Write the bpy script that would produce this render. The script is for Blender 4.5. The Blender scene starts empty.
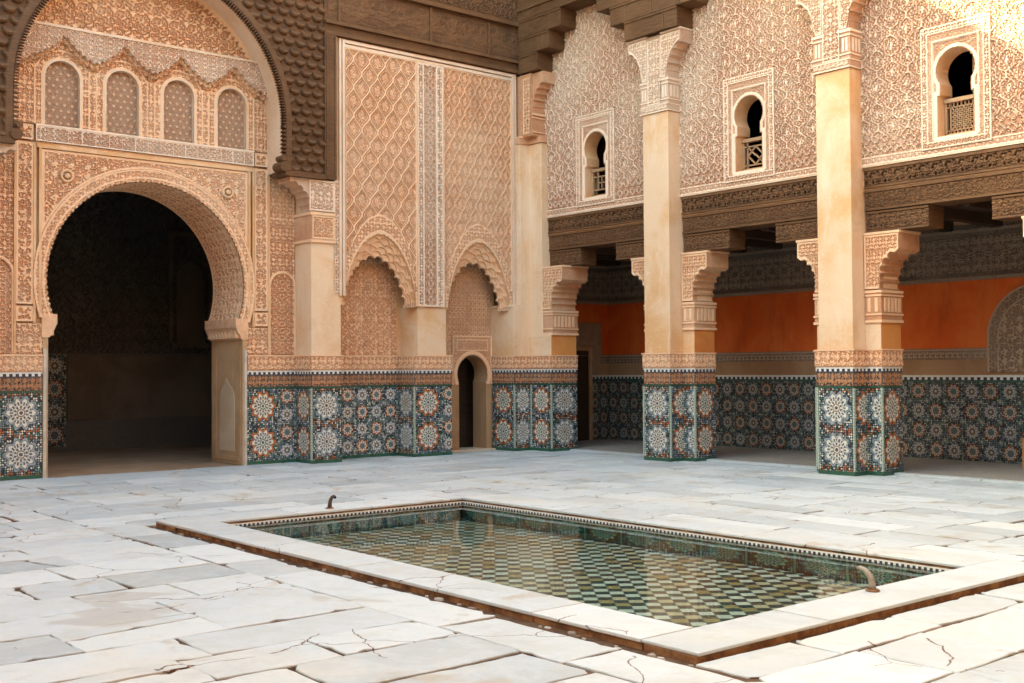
import bpy, math, random
import numpy as np
from math import pi, sin, cos, radians as R
random.seed(7); rng = np.random.default_rng(7)
scene = bpy.context.scene
COL = scene.collection

# ------------------------------------------------------------------ camera
FL, YAW, PITCH, ROLL = 1144.7, 0.694967, 0.023962, -0.006247
cam = bpy.data.cameras.new("camera"); cam_o = bpy.data.objects.new("camera", cam); COL.objects.link(cam_o)
cam.sensor_width = 36; cam.lens = FL/1024*36; cam.clip_start = 0.05; cam.clip_end = 2000
from mathutils import Matrix, Vector
fw = Vector((sin(YAW)*cos(PITCH), cos(YAW)*cos(PITCH), sin(PITCH)))
rt = Vector((cos(YAW), -sin(YAW), 0)); up = rt.cross(fw)
r2 = rt*cos(ROLL)+up*sin(ROLL); u2 = r2.cross(fw)
m = Matrix((r2, u2, -fw)).transposed().to_4x4(); m.translation = (0, 0, 1.6)
cam_o.matrix_world = m
scene.camera = cam_o

# ------------------------------------------------------------------ light
TO_SUN = Vector((-0.80, 1.0, 0.72)).normalized()
EL = math.asin(TO_SUN.z); AZ = math.atan2(TO_SUN.x, TO_SUN.y)
w = bpy.data.worlds.new("World"); scene.world = w; w.use_nodes = True
nt = w.node_tree; bg = nt.nodes['Background']
sky = nt.nodes.new('ShaderNodeTexSky'); sky.sky_type = 'NISHITA'; sky.sun_disc = False
sky.sun_elevation = EL; sky.sun_rotation = AZ; sky.air_density = 1.0; sky.dust_density = 4.0; sky.ozone_density = 0.6
nt.links.new(sky.outputs[0], bg.inputs[0]); bg.inputs[1].default_value = 0.15
sun = bpy.data.lights.new("sun", 'SUN'); sun.energy = 3.4; sun.angle = R(0.53); sun.color = (1.0, 0.94, 0.84)
sun_o = bpy.data.objects.new("sun", sun); COL.objects.link(sun_o)
sun_o.rotation_euler = TO_SUN.to_track_quat('Z', 'Y').to_euler(); sun_o.location = (-20, 40, 40)
vs = scene.view_settings
vs.view_transform = 'Standard'; vs.look = 'None'; vs.gamma = 1.0; vs.exposure = 3.46
vs.use_white_balance = True; vs.white_balance_temperature = 6950; vs.white_balance_tint = -11

# ------------------------------------------------------------------ scene graph helpers
ORIG = {}
def tag(o, label=None, cat=None, group=None, kind=None):
    if label: o['label'] = label
    if cat: o['category'] = cat
    if group: o['group'] = group
    if kind: o['kind'] = kind
    elif cat: o['kind'] = 'thing'
    return o
def thing(name, loc, label, cat, group=None, kind=None):
    o = bpy.data.objects.new(name, None); COL.objects.link(o); o.location = loc
    o.empty_display_size = 0.2; ORIG[o.name] = Vector(loc)
    return tag(o, label, cat, group, kind)
def copy_tree(o, parent=None):
    c = o.copy(); COL.objects.link(c); c.parent = parent
    ORIG[c.name] = ORIG.get(o.name, Vector((0, 0, 0)))
    for ch in list(o.children): copy_tree(ch, c)
    return c

class MB:
    """collects geometry in world coordinates and links it as one mesh object"""
    def __init__(s): s.v=[]; s.f=[]; s.n=0; s.rel=[]
    def add(s, V, F, uv=None, mat=0, rel=0.5):
        V = np.asarray(V, float).reshape(-1, 3)
        if isinstance(F, np.ndarray): s.f.append((F+s.n, uv, mat))
        else:
            for i, f in enumerate(F):
                s.f.append((np.array([f])+s.n, None if uv is None else np.array([uv[i]]), mat))
        s.v.append(V); s.n += len(V)
        s.rel.append(np.full(len(V), rel) if np.isscalar(rel) else np.asarray(rel, float).ravel())
    def box(s, x0, x1, y0, y1, z0, z1, mat=0, rel=0.5, bev=0.0):
        x0,x1=min(x0,x1),max(x0,x1); y0,y1=min(y0,y1),max(y0,y1); z0,z1=min(z0,z1),max(z0,z1)
        V=[(x0,y0,z0),(x1,y0,z0),(x1,y1,z0),(x0,y1,z0),(x0,y0,z1),(x1,y0,z1),(x1,y1,z1),(x0,y1,z1)]
        s.add(V, np.array([(0,3,2,1),(4,5,6,7),(0,1,5,4),(1,2,6,5),(2,3,7,6),(3,0,4,7)]), None, mat, rel)
    def quad(s, a, b, c, d, uv=None, mat=0, rel=0.5):
        s.add([a,b,c,d], np.array([[0,1,2,3]]), None if uv is None else np.array([uv], float), mat, rel)
    def prism(s, poly, mapf, t0, t1, mat=0, rel=0.5):
        """closed polygon (a,b) extruded from t0 to t1; mapf(a,b,t)->xyz"""
        n=len(poly); V=[mapf(a,b,t0) for a,b in poly]+[mapf(a,b,t1) for a,b in poly]
        F=[list(range(n)), list(range(2*n-1,n-1,-1))]+[[i,(i+1)%n,n+(i+1)%n,n+i] for i in range(n)]
        s.add(V, F, None, mat, rel)
    def strip(s, P, vec, mat=0, rel=0.5):
        P=np.asarray(P,float); n=len(P); V=np.vstack([P,P+np.asarray(vec)])
        i=np.arange(n-1); s.add(V, np.stack([i,i+1,n+i+1,n+i],1), None, mat, rel)
    def tube(s, P, rad, k=10, mat=0, rel=0.5, cap=True):
        P=[Vector(p) for p in P]; rad=[rad]*len(P) if np.isscalar(rad) else rad; V=[]
        t0=(P[1]-P[0]).normalized(); ref=t0.orthogonal().normalized()
        for i,p in enumerate(P):
            t=((P[min(i+1,len(P)-1)]-P[max(i-1,0)])).normalized()
            ref=(ref-t*ref.dot(t)).normalized(); b=t.cross(ref)
            for j in range(k):
                a=2*pi*j/k; V.append(p+ref*(cos(a)*rad[i])+b*(sin(a)*rad[i]))
        F=[[i*k+j,i*k+(j+1)%k,(i+1)*k+(j+1)%k,(i+1)*k+j] for i in range(len(P)-1) for j in range(k)]
        if cap: F+= [list(range(k))[::-1], list(range((len(P)-1)*k,len(P)*k))]
        s.add([tuple(v) for v in V], F, None, mat, rel)
    def relief(s, u0,u1,v0,v1,res,hf,mapf,keep=None,mat=0,edge=True,uvs=None):
        """carved sheet: hf(u,v)->(height m, relief 0..1); mapf(u,v,h)->xyz arrays; keep(u,v)>0 stays"""
        nu=max(2,int(round((u1-u0)/res))+1); nv=max(2,int(round((v1-v0)/res))+1)
        U,V=np.meshgrid(np.linspace(u0,u1,nu),np.linspace(v0,v1,nv))
        q=np.ones((nv-1,nu-1),bool)
        if keep is not None:
            Uc=(U[:-1,:-1]+U[1:,1:])/2; Vc=(V[:-1,:-1]+V[1:,1:])/2
            q=keep(Uc,Vc)>0
            cnt=np.zeros((nv,nu)); tot=np.zeros((nv,nu))
            for a in (slice(0,-1),slice(1,None)):
                for b in (slice(0,-1),slice(1,None)): cnt[a,b]+=q; tot[a,b]+=1
            bd=(cnt>0)&(cnt<tot); K=keep(U,V); e=res*.1
            gx=(keep(U+e,V)-keep(U-e,V))/(2*e); gy=(keep(U,V+e)-keep(U,V-e))/(2*e); g2=gx*gx+gy*gy+1e-6
            st=np.clip(K,-1.2*res,1.2*res)
            U=np.where(bd,U-st*gx/g2,U); V=np.where(bd,V-st*gy/g2,V)
        h,rel=hf(U,V); h=np.asarray(h,float)+0*U; rel=np.asarray(rel,float)+0*U
        X,Y,Z=mapf(U,V,h); P=np.stack([X+0*U,Y+0*U,Z+0*U],-1).reshape(-1,3)
        idx=np.arange(nu*nv).reshape(nv,nu)
        F=np.stack([idx[:-1,:-1],idx[:-1,1:],idx[1:,1:],idx[1:,:-1]],-1)[q]
        used=np.zeros(nu*nv,bool); used[F.ravel()]=True; remap=np.cumsum(used)-1
        uv=None
        s.add(P[used], remap[F], uv, mat, rel.reshape(-1)[used])
    def build(s, name, mats, parent=None, smooth=False):
        if not isinstance(mats,(list,tuple)): mats=[mats]
        V=np.vstack(s.v); org=ORIG[parent.name] if parent is not None else Vector((0,0,0))
        V=V-np.array(org)
        lens=[]; loops=[]; mi=[]; uvs=[]; anyuv=any(u is not None for _,u,_ in s.f)
        for F,u,mt in s.f:
            k=F.shape[1]; lens.append(np.full(len(F),k)); loops.append(F.ravel()); mi.append(np.full(len(F),mt))
            if anyuv: uvs.append(np.zeros((F.size,2)) if u is None else np.asarray(u,float).reshape(-1,2))
        lens=np.concatenate(lens); loops=np.concatenate(loops); mi=np.concatenate(mi)
        me=bpy.data.meshes.new(name); me.vertices.add(len(V)); me.vertices.foreach_set('co',V.ravel().astype(np.float32))
        me.loops.add(len(loops)); me.loops.foreach_set('vertex_index',loops.astype(np.int32))
        me.polygons.add(len(lens)); me.polygons.foreach_set('loop_start',(np.cumsum(lens)-lens).astype(np.int32))
        me.polygons.foreach_set('material_index',mi.astype(np.int32))
        me.polygons.foreach_set('use_smooth',np.full(len(lens),smooth))
        if anyuv:
            l=me.uv_layers.new(name='UVMap'); l.data.foreach_set('uv',np.vstack(uvs).ravel().astype(np.float32))
        at=me.attributes.new('relief','FLOAT','POINT'); at.data.foreach_set('value',np.concatenate(s.rel).astype(np.float32))
        me.update(calc_edges=True); me.validate()
        for mm in mats: me.materials.append(mm)
        o=bpy.data.objects.new(name,me); COL.objects.link(o)
        if name in ('shaft','wing','pilaster','jamb','stepped_corbel','corbel_beam'):
            bv=o.modifiers.new('worn edge','BEVEL'); bv.width=.012; bv.segments=2; bv.limit_method='ANGLE'
        if parent is not None: o.parent=parent; ORIG[o.name]=org
        else: ORIG[o.name]=Vector((0,0,0))
        return o

# wall frames: (u,v,h) -> xyz with h standing out towards the courtyard
def onA(y): return lambda u,v,h: (u, y-h, v)          # wall facing -y, u=x
def onB(x): return lambda u,v,h: (x-h, -u, v)         # wall facing -x, u=-y

# ------------------------------------------------------------------ node helpers
class E:
    def __init__(s, nt, sock): s.nt=nt; s.s=sock
    def op(s, o, b=None, c=None):
        n=s.nt.nodes.new('ShaderNodeMath'); n.operation=o; s.nt.links.new(s.s,n.inputs[0])
        for i,x in ((1,b),(2,c)):
            if x is None: continue
            if isinstance(x,E): s.nt.links.new(x.s,n.inputs[i])
            else: n.inputs[i].default_value=x
        return E(s.nt,n.outputs[0])
    def __add__(s,b): return s.op('ADD',b)
    def __radd__(s,b): return s.op('ADD',b)
    def __sub__(s,b): return s.op('SUBTRACT',b)
    def __rsub__(s,b): return s.op('MULTIPLY_ADD',-1.0,b)
    def __mul__(s,b): return s.op('MULTIPLY',b)
    def __rmul__(s,b): return s.op('MULTIPLY',b)
    def __truediv__(s,b): return s.op('DIVIDE',b)
    def lt(s,b): return s.op('LESS_THAN',b)
    def gt(s,b): return s.op('GREATER_THAN',b)
    def fl(s): return s.op('FLOOR')
    def mod(s,b): return s.op('FLOORED_MODULO',b)
    def cos(s): return s.op('COSINE')
    def mn(s,b): return s.op('MINIMUM',b)
    def mx(s,b): return s.op('MAXIMUM',b)
    def sm(s,a,b):
        n=s.nt.nodes.new('ShaderNodeMapRange'); n.interpolation_type='SMOOTHSTEP'; s.nt.links.new(s.s,n.inputs[0])
        n.inputs[1].default_value=a; n.inputs[2].default_value=b; return E(s.nt,n.outputs[0])
def col4(c): return (*c,1.0)
def mix(nt, f, a, b, mode='MIX'):
    n=nt.nodes.new('ShaderNodeMix'); n.data_type='RGBA'; n.blend_type=mode
    for i,x in ((0,f),(6,a),(7,b)):
        if isinstance(x,E): nt.links.new(x.s,n.inputs[i])
        elif isinstance(x,(int,float)): n.inputs[i].default_value=x
        elif isinstance(x,tuple): n.inputs[i].default_value=col4(x)
        else: nt.links.new(x,n.inputs[i])
    return n.outputs[2]
def newmat(name, rough=0.8, spec=0.3):
    m=bpy.data.materials.new(name); m.use_nodes=True; nt=m.node_tree; b=nt.nodes['Principled BSDF']
    b.inputs['Roughness'].default_value=rough; b.inputs['Specular IOR Level'].default_value=spec
    return m,nt,b
def objco(nt):
    n=nt.nodes.new('ShaderNodeNewGeometry'); return n.outputs['Position']
def noise(nt, scale, detail=4, rough=0.55, vec=None, stretch=None, dist=0.0):
    n=nt.nodes.new('ShaderNodeTexNoise'); n.inputs['Scale'].default_value=scale; n.inputs['Detail'].default_value=detail
    n.inputs['Roughness'].default_value=rough; n.inputs['Distortion'].default_value=dist
    v=vec if vec is not None else objco(nt)
    if stretch:
        mp=nt.nodes.new('ShaderNodeMapping'); mp.inputs['Scale'].default_value=stretch; nt.links.new(v,mp.inputs[0]); v=mp.outputs[0]
    nt.links.new(v,n.inputs['Vector']); return E(nt,n.outputs['Fac'])
def attr(nt,name):
    n=nt.nodes.new('ShaderNodeAttribute'); n.attribute_name=name; return E(nt,n.outputs['Fac'])
def bump(nt,b,h,dist,strength=1.0):
    n=nt.nodes.new('ShaderNodeBump'); n.inputs['Distance'].default_value=dist; n.inputs['Strength'].default_value=strength
    nt.links.new(h.s,n.inputs['Height']); nt.links.new(n.outputs[0],b.inputs['Normal'])
def setc(nt,b,c): nt.links.new(c,b.inputs['Base Color'])

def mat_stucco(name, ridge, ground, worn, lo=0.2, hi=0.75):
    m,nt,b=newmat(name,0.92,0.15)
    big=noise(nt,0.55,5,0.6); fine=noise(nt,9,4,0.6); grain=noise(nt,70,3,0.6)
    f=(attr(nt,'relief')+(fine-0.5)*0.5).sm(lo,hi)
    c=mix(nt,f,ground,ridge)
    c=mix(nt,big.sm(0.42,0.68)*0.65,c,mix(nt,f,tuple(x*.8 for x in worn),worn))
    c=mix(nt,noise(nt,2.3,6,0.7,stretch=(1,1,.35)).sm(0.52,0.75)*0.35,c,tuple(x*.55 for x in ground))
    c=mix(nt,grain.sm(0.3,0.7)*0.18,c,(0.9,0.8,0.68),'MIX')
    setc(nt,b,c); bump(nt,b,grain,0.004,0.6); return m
def mat_plaster(name, a, bcol, c2, rough=0.85, patch=(0.4,0.62), streak=0.5):
    m,nt,b=newmat(name,rough,0.2)
    n1=noise(nt,0.9,6,0.62,dist=0.4); n2=noise(nt,2.6,5,0.65,stretch=(1,1,.28)); n3=noise(nt,26,4,0.6)
    c=mix(nt,n1.sm(*patch),a,bcol); c=mix(nt,n2.sm(0.5,0.72)*streak,c,c2); c=mix(nt,n3.sm(0.45,0.75)*0.2,c,tuple(min(1,x*1.25) for x in a))
    setc(nt,b,c); bump(nt,b,n3,0.005,0.5); return m
def mat_wood(name, a, bcol, rough=0.7, carve=True, st=(1,1,9)):
    m,nt,b=newmat(name,rough,0.25)
    g=noise(nt,4.5,6,0.65,stretch=st); n1=noise(nt,1.1,5,0.6); n3=noise(nt,30,4,0.6)
    c=mix(nt,g.sm(0.3,0.7),a,bcol); c=mix(nt,n1.sm(0.45,0.7)*0.5,c,tuple(x*1.5 for x in bcol))
    if carve: c=mix(nt,attr(nt,'relief').sm(0.15,0.8)*0.4,c,tuple(min(1,x*1.5) for x in bcol))
    c=mix(nt,n3.sm(0.5,0.8)*0.25,c,tuple(x*.4 for x in a))
    setc(nt,b,c); bump(nt,b,g+n3*0.5,0.008,0.5); return m

WHT=(0.72,0.67,0.55); BLK=(0.018,0.02,0.024); BLU=(0.18,0.255,0.27); ORG=(0.46,0.13,0.024); GRN=(0.035,0.15,0.085); CRM=(0.58,0.50,0.34)
def mat_zellige(name, n, kind, dark=1.0):
    m,nt,b=newmat(name,0.28,0.5)
    uvn=nt.nodes.new('ShaderNodeUVMap'); sp=nt.nodes.new('ShaderNodeSeparateXYZ'); nt.links.new(uvn.outputs[0],sp.inputs[0])
    wob=noise(nt,14,2,0.5); wob2=noise(nt,17,2,0.5,stretch=(1.3,1.1,.9))
    am=0.05 if kind=='big' else 0.07
    U=E(nt,sp.outputs[0])+(wob-0.5)*am; V=E(nt,sp.outputs[1])+(wob2-0.5)*am
    cu=U.fl(); cv=V.fl(); x=U-cu-0.5; y=V-cv-0.5
    r=(x*x+y*y).op('SQRT'); a=y.op('ARCTAN2',x)
    k=cos
    tk=18.0 if kind=='big' else 11.0
    p=((U+V)*tk); q=((U-V)*tk)
    wn=nt.nodes.new('ShaderNodeTexWhiteNoise'); wn.noise_dimensions='2D'
    cb=nt.nodes.new('ShaderNodeCombineXYZ'); nt.links.new(p.fl().s,cb.inputs[0]); nt.links.new(q.fl().s,cb.inputs[1]); nt.links.new(cb.outputs[0],wn.inputs['Vector'])
    rnd=E(nt,wn.outputs['Value'])
    chk=(p.fl()+q.fl()).mod(2.0)
    par=cu.mod(2.0) if kind=='big' else (cu+cv).mod(2.0)
    c1=mix(nt,rnd.gt(0.62),mix(nt,rnd.gt(0.3),WHT,BLU),(0.20,0.25,0.23))
    band=y.op('ABSOLUTE').gt(0.36)*x.op('ABSOLUTE').lt(0.5)
    c1=mix(nt,rnd.gt(0.86),c1,ORG); c1=mix(nt,rnd.lt(0.10),c1,GRN)
    if kind=='big': c1=mix(nt,band*par*rnd.gt(0.45),c1,ORG); c1=mix(nt,band*(1.0-par)*rnd.gt(0.5),c1,(0.18,0.22,0.30))
    c=mix(nt,(chk+rnd.gt(0.80)).gt(0.5),c1,BLK)
    r=r*1.13
    s=(a*float(n)).cos()
    rs=r/(s*0.13+1.0)
    so=(a*float(n)+pi).cos()
    if kind=='big':
        ring=mix(nt,par,ORG,mix(nt,rnd.gt(0.5),BLU,(0.34,0.35,0.36)))
        c=mix(nt,rs.lt(0.455),c,BLK); c=mix(nt,rs.lt(0.43),c,ring)
        c=mix(nt,rs.lt(0.365)*rs.gt(0.345),c,BLK)
        c=mix(nt,rs.lt(0.35),c,WHT)
        c=mix(nt,so.gt(0.45)*rs.gt(0.275)*rs.lt(0.335),c,BLK)
        c=mix(nt,s.gt(0.55)*r.gt(0.22)*r.lt(0.30),c,BLK)
        c=mix(nt,r.lt(0.225)*r.gt(0.205),c,(0.25,0.24,0.22))
        c=mix(nt,r.lt(0.19)*r.gt(0.125)*so.gt(-0.2),c,BLK)
        c=mix(nt,r.lt(0.115),c,mix(nt,par,GRN,(0.22,0.10,0.05))); c=mix(nt,r.lt(0.08),c,WHT); c=mix(nt,r.lt(0.05),c,BLK)
    else:
        ring=mix(nt,par,ORG,(0.28,0.29,0.31))
        c=mix(nt,rs.lt(0.44),c,BLK); c=mix(nt,rs.lt(0.405),c,ring); c=mix(nt,rs.lt(0.325),c,WHT)
        c=mix(nt,s.gt(0.35)*r.gt(0.225)*r.lt(0.30),c,BLK)
        c=mix(nt,r.lt(0.195),c,BLK)
        c=mix(nt,r.lt(0.16)*so.gt(0.1)*r.gt(0.085),c,mix(nt,par,(0.20,0.22,0.22),(0.30,0.13,0.06)))
        c=mix(nt,r.lt(0.07),c,mix(nt,par,GRN,WHT))
        dx=0.5-x.op('ABSOLUTE'); dy=0.5-y.op('ABSOLUTE')
        c=mix(nt,(dx+dy).lt(0.14),c,(0.24,0.29,0.23)); c=mix(nt,(dx+dy).lt(0.05),c,WHT)
    wc=nt.nodes.new('ShaderNodeTexWhiteNoise'); wc.noise_dimensions='2D'; cc=nt.nodes.new('ShaderNodeCombineXYZ'); nt.links.new(cu.s,cc.inputs[0]); nt.links.new(cv.s,cc.inputs[1]); nt.links.new(cc.outputs[0],wc.inputs['Vector']); rc=E(nt,wc.outputs['Value'])
    c=mix(nt,rs.lt(0.36)*rc*0.16,c,(0.36,0.42,0.46)); c=mix(nt,(1.0-rc)*rs.lt(0.36)*0.15,c,(0.55,0.42,0.27))
    # grime and glaze variation
    c=mix(nt,noise(nt,3.0,5,0.65).sm(0.48,0.78)*0.3,c,(0.16,0.12,0.085))
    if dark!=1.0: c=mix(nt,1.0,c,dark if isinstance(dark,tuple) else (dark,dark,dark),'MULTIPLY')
    setc(nt,b,c); nb=noise(nt,45,2,0.5); bump(nt,b,nb+rnd*0.4,0.003,0.5); return m
def mat_uvband(name, kind):
    m,nt,b=newmat(name,0.4,0.4)
    uvn=nt.nodes.new('ShaderNodeUVMap'); sp=nt.nodes.new('ShaderNodeSeparateXYZ'); nt.links.new(uvn.outputs[0],sp.inputs[0])
    U=E(nt,sp.outputs[0]); V=E(nt,sp.outputs[1]); x=(U-U.fl()-0.5).op('ABSOLUTE')
    if kind=='merlon':
        t=(x.lt(0.27)*V.lt(0.62)*V.gt(0.12)); c=mix(nt,t,(0.70,0.67,0.60),(0.03,0.035,0.05)); c=mix(nt,V.lt(0.12),c,(0.05,0.06,0.09))
    else:   # green and cream vertical strip
        c=mix(nt,x.lt(0.30),(0.16,0.24,0.17),(0.50,0.50,0.40)); c=mix(nt,(V*1.0-V.fl()).lt(0.12),c,(0.12,0.24,0.16))
    c=mix(nt,noise(nt,6,4,0.6).sm(0.5,0.75)*0.35,c,(0.2,0.15,0.1))
    setc(nt,b,c); return m
def mat_plain(name, c, rough=0.6, spec=0.3, var=0.3, sc=5):
    m,nt,b=newmat(name,rough,spec); n1=noise(nt,sc,5,0.6)
    setc(nt,b,mix(nt,n1.sm(0.35,0.7)*var,c,tuple(x*.5 for x in c))); bump(nt,b,noise(nt,40,3),0.003,0.4); return m

M={}
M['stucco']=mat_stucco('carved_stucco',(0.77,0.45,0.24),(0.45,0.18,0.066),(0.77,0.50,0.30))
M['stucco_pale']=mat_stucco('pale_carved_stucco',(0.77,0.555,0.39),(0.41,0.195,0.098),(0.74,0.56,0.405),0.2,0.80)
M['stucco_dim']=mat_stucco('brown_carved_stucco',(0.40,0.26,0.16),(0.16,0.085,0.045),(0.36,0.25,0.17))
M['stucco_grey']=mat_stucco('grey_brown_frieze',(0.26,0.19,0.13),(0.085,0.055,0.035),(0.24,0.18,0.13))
M['plain_stucco']=mat_plaster('plain_stucco',(0.70,0.43,0.235),(0.62,0.33,0.15),(0.75,0.54,0.36))
M['trim']=mat_plaster('pale_moulding',(0.72,0.53,0.38),(0.64,0.42,0.26),(0.74,0.59,0.46))
M['shaft']=mat_plaster('cream_plaster',(0.74,0.52,0.335),(0.66,0.37,0.17),(0.77,0.60,0.43),0.8,(0.40,0.66),0.7)
for _m in ('shaft',):
    nt=M[_m].node_tree; b=nt.nodes['Principled BSDF']; src=b.inputs['Base Color'].links[0].from_socket
    pt=noise(nt,1.6,7,0.68,dist=0.5); c=mix(nt,pt.sm(0.60,0.63)*0.55,src,(0.66,0.43,0.25)); c=mix(nt,noise(nt,3.4,6,0.7,stretch=(1,1,.16)).sm(0.55,0.75)*0.35,c,(0.55,0.34,0.18)); c=mix(nt,noise(nt,9,5,0.7).sm(0.62,0.70)*0.4,c,(0.84,0.72,0.56)); setc(nt,b,c)

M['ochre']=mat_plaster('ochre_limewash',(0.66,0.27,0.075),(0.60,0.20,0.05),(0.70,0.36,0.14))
M['red']=mat_plaster('red_plaster',(0.68,0.122,0.024),(0.74,0.175,0.042),(0.44,0.080,0.022),0.85)
M['wood']=mat_wood('weathered_cedar',(0.070,0.030,0.012),(0.130,0.062,0.026))
M['wood_light']=mat_wood('turned_cedar',(0.25,0.14,0.07),(0.36,0.22,0.12),st=(1,1,3))
M['wood_dark']=mat_wood('dark_cedar',(0.025,0.015,0.010),(0.05,0.03,0.018))
M['chair_wood']=mat_wood('orange_wood',(0.30,0.13,0.04),(0.42,0.20,0.07))
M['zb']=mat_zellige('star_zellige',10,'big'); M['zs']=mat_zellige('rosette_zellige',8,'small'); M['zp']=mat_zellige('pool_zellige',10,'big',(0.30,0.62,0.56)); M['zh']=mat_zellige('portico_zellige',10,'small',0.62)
M['merlon']=mat_uvband('black_and_white_tile','merlon'); M['gstrip']=mat_uvband('green_tile_strip','strip')
M['green']=mat_plain('green_glazed_tile',(0.035,0.105,0.06),0.3,0.5,0.6,12)
M['script']=mat_stucco('brown_glazed_script',(0.38,0.145,0.042),(0.035,0.013,0.007),(0.30,0.12,0.045),0.45,0.8)
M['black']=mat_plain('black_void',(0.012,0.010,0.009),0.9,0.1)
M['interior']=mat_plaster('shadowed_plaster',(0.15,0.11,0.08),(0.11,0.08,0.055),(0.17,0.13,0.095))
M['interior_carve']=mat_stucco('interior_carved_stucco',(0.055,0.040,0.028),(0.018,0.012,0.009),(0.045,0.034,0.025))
M['white']=mat_plain('white_plaster_edge',(0.58,0.50,0.40),0.8,0.2,0.5,6)
M['jamb']=mat_plaster('brown_marble',(0.50,0.32,0.18),(0.40,0.235,0.115),(0.58,0.42,0.28),0.5)
M['door_jamb']=mat_plaster('worn_brown_stone',(0.40,0.235,0.12),(0.30,0.16,0.075),(0.48,0.33,0.20),0.7)
M['jamb_pale']=mat_plaster('pale_marble',(0.60,0.46,0.32),(0.52,0.37,0.235),(0.64,0.53,0.40),0.45)

def cracks(nt,scale,width,cover):
    vo=nt.nodes.new('ShaderNodeTexVoronoi'); vo.feature='DISTANCE_TO_EDGE'; vo.inputs['Scale'].default_value=scale
    nv=nt.nodes.new('ShaderNodeTexNoise'); nv.inputs['Scale'].default_value=2.5; nv.inputs['Detail'].default_value=4; nt.links.new(objco(nt),nv.inputs['Vector'])
    ad=nt.nodes.new('ShaderNodeVectorMath'); ad.operation='MULTIPLY_ADD'; nt.links.new(nv.outputs['Color'],ad.inputs[0]); ad.inputs[1].default_value=(.28,.28,.28); nt.links.new(objco(nt),ad.inputs[2])
    nt.links.new(ad.outputs[0],vo.inputs['Vector']); return E(nt,vo.outputs['Distance']).lt(width)*noise(nt,0.8,3).gt(cover)
def mat_marble(name, slab=True):
    m,nt,b=newmat(name,0.45,0.35)
    t=attr(nt,'relief')
    v=noise(nt,1.7,8,0.66,dist=1.2); fine=noise(nt,24,5,0.65); mid=noise(nt,6,6,0.65)
    c=mix(nt,t,(0.365,0.38,0.37),(0.60,0.60,0.565))
    c=mix(nt,v.sm(0.47,0.55)*(1.0-v.sm(0.55,0.63))*0.28,c,(0.55,0.59,0.62))
    n2=noise(nt,0.55,6,0.62,dist=0.5); c=mix(nt,n2.sm(0.50,0.70)*0.6,c,(0.60,0.55,0.46))
    st=noise(nt,0.95,6,0.6,dist=1.0); c=mix(nt,st.sm(0.60,0.66)*(mid.sm(0.28,0.6))*0.7,c,(0.38,0.30,0.21))
    wet=noise(nt,0.42,5,0.6,dist=0.7); c=mix(nt,wet.sm(0.64,0.67)*0.45,c,(0.33,0.27,0.21))
    c=mix(nt,mid.sm(0.50,0.72)*0.30,c,(0.42,0.385,0.33))
    gm=noise(nt,1.3,7,0.7); c=mix(nt,gm.sm(0.50,0.66)*0.35,c,(0.40,0.37,0.31))
    c=mix(nt,fine.sm(0.55,0.8)*0.25,c,(0.50,0.46,0.41))
    c=mix(nt,noise(nt,60,3).sm(0.66,0.74)*0.4,c,(0.33,0.27,0.22))
    c=mix(nt,cracks(nt,0.9,0.0035,0.54),c,(0.14,0.075,0.045))
    setc(nt,b,c)
    rr=nt.nodes.new('ShaderNodeMapRange'); nt.links.new(mid.s,rr.inputs[0]); rr.inputs[3].default_value=0.30; rr.inputs[4].default_value=0.65; nt.links.new(rr.outputs[0],b.inputs['Roughness'])
    bump(nt,b,fine*0.5+mid,0.008,0.5); return m
M['marble']=mat_marble('worn_marble')
m,nt,b=newmat('joint_dirt',0.95,0.1); n1=noise(nt,7,5,0.7); n2=noise(nt,1.2,4)
setc(nt,b,mix(nt,n1.sm(0.35,0.7),mix(nt,n2.sm(0.4,0.65),(0.040,0.015,0.009),(0.09,0.045,0.025)),(0.14,0.085,0.05))); bump(nt,b,n1,0.02); M['dirt']=m
m,nt,b=newmat('coping_edge',0.8,0.2); n1=noise(nt,5,5,0.7); setc(nt,b,mix(nt,n1.sm(0.35,0.7),(0.13,0.055,0.025),(0.36,0.19,0.085))); bump(nt,b,n1,0.01); M['edge']=m
m,nt,b=newmat('rubble_stone',0.9,0.2); setc(nt,b,mix(nt,attr(nt,'relief'),(0.22,0.13,0.08),(0.52,0.48,0.42))); M['rubble']=m
# pool floor: diagonal checker of glazed tiles
m,nt,b=newmat('pool_checker',0.35,0.5)
sp=nt.nodes.new('ShaderNodeSeparateXYZ'); nt.links.new(objco(nt),sp.inputs[0]); X=E(nt,sp.outputs[0]); Y=E(nt,sp.outputs[1])
p=(X*0.778-Y*0.628)/0.115; q=(X*0.628+Y*0.778)/0.115
wn=nt.nodes.new('ShaderNodeTexWhiteNoise'); wn.noise_dimensions='2D'; cb=nt.nodes.new('ShaderNodeCombineXYZ')
nt.links.new(p.fl().s,cb.inputs[0]); nt.links.new(q.fl().s,cb.inputs[1]); nt.links.new(cb.outputs[0],wn.inputs['Vector']); rnd=E(nt,wn.outputs['Value'])
lt=mix(nt,rnd.gt(0.55),(0.62,0.58,0.45),(0.54,0.42,0.24)); lt=mix(nt,rnd.gt(0.9),lt,(0.34,0.23,0.08)); dk=mix(nt,rnd.gt(0.5),(0.02,0.03,0.028),(0.035,0.03,0.022))
c=mix(nt,(p.fl()+q.fl()).mod(2.0),lt,dk)
gx=(p-p.fl()-0.5).op('ABSOLUTE').mx((q-q.fl()-0.5).op('ABSOLUTE')); c=mix(nt,gx.gt(0.47),c,(0.16,0.15,0.12))
c=mix(nt,noise(nt,2.5,5).sm(0.45,0.75)*0.4,c,(0.15,0.13,0.08)); setc(nt,b,c); M['checker']=m
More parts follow.
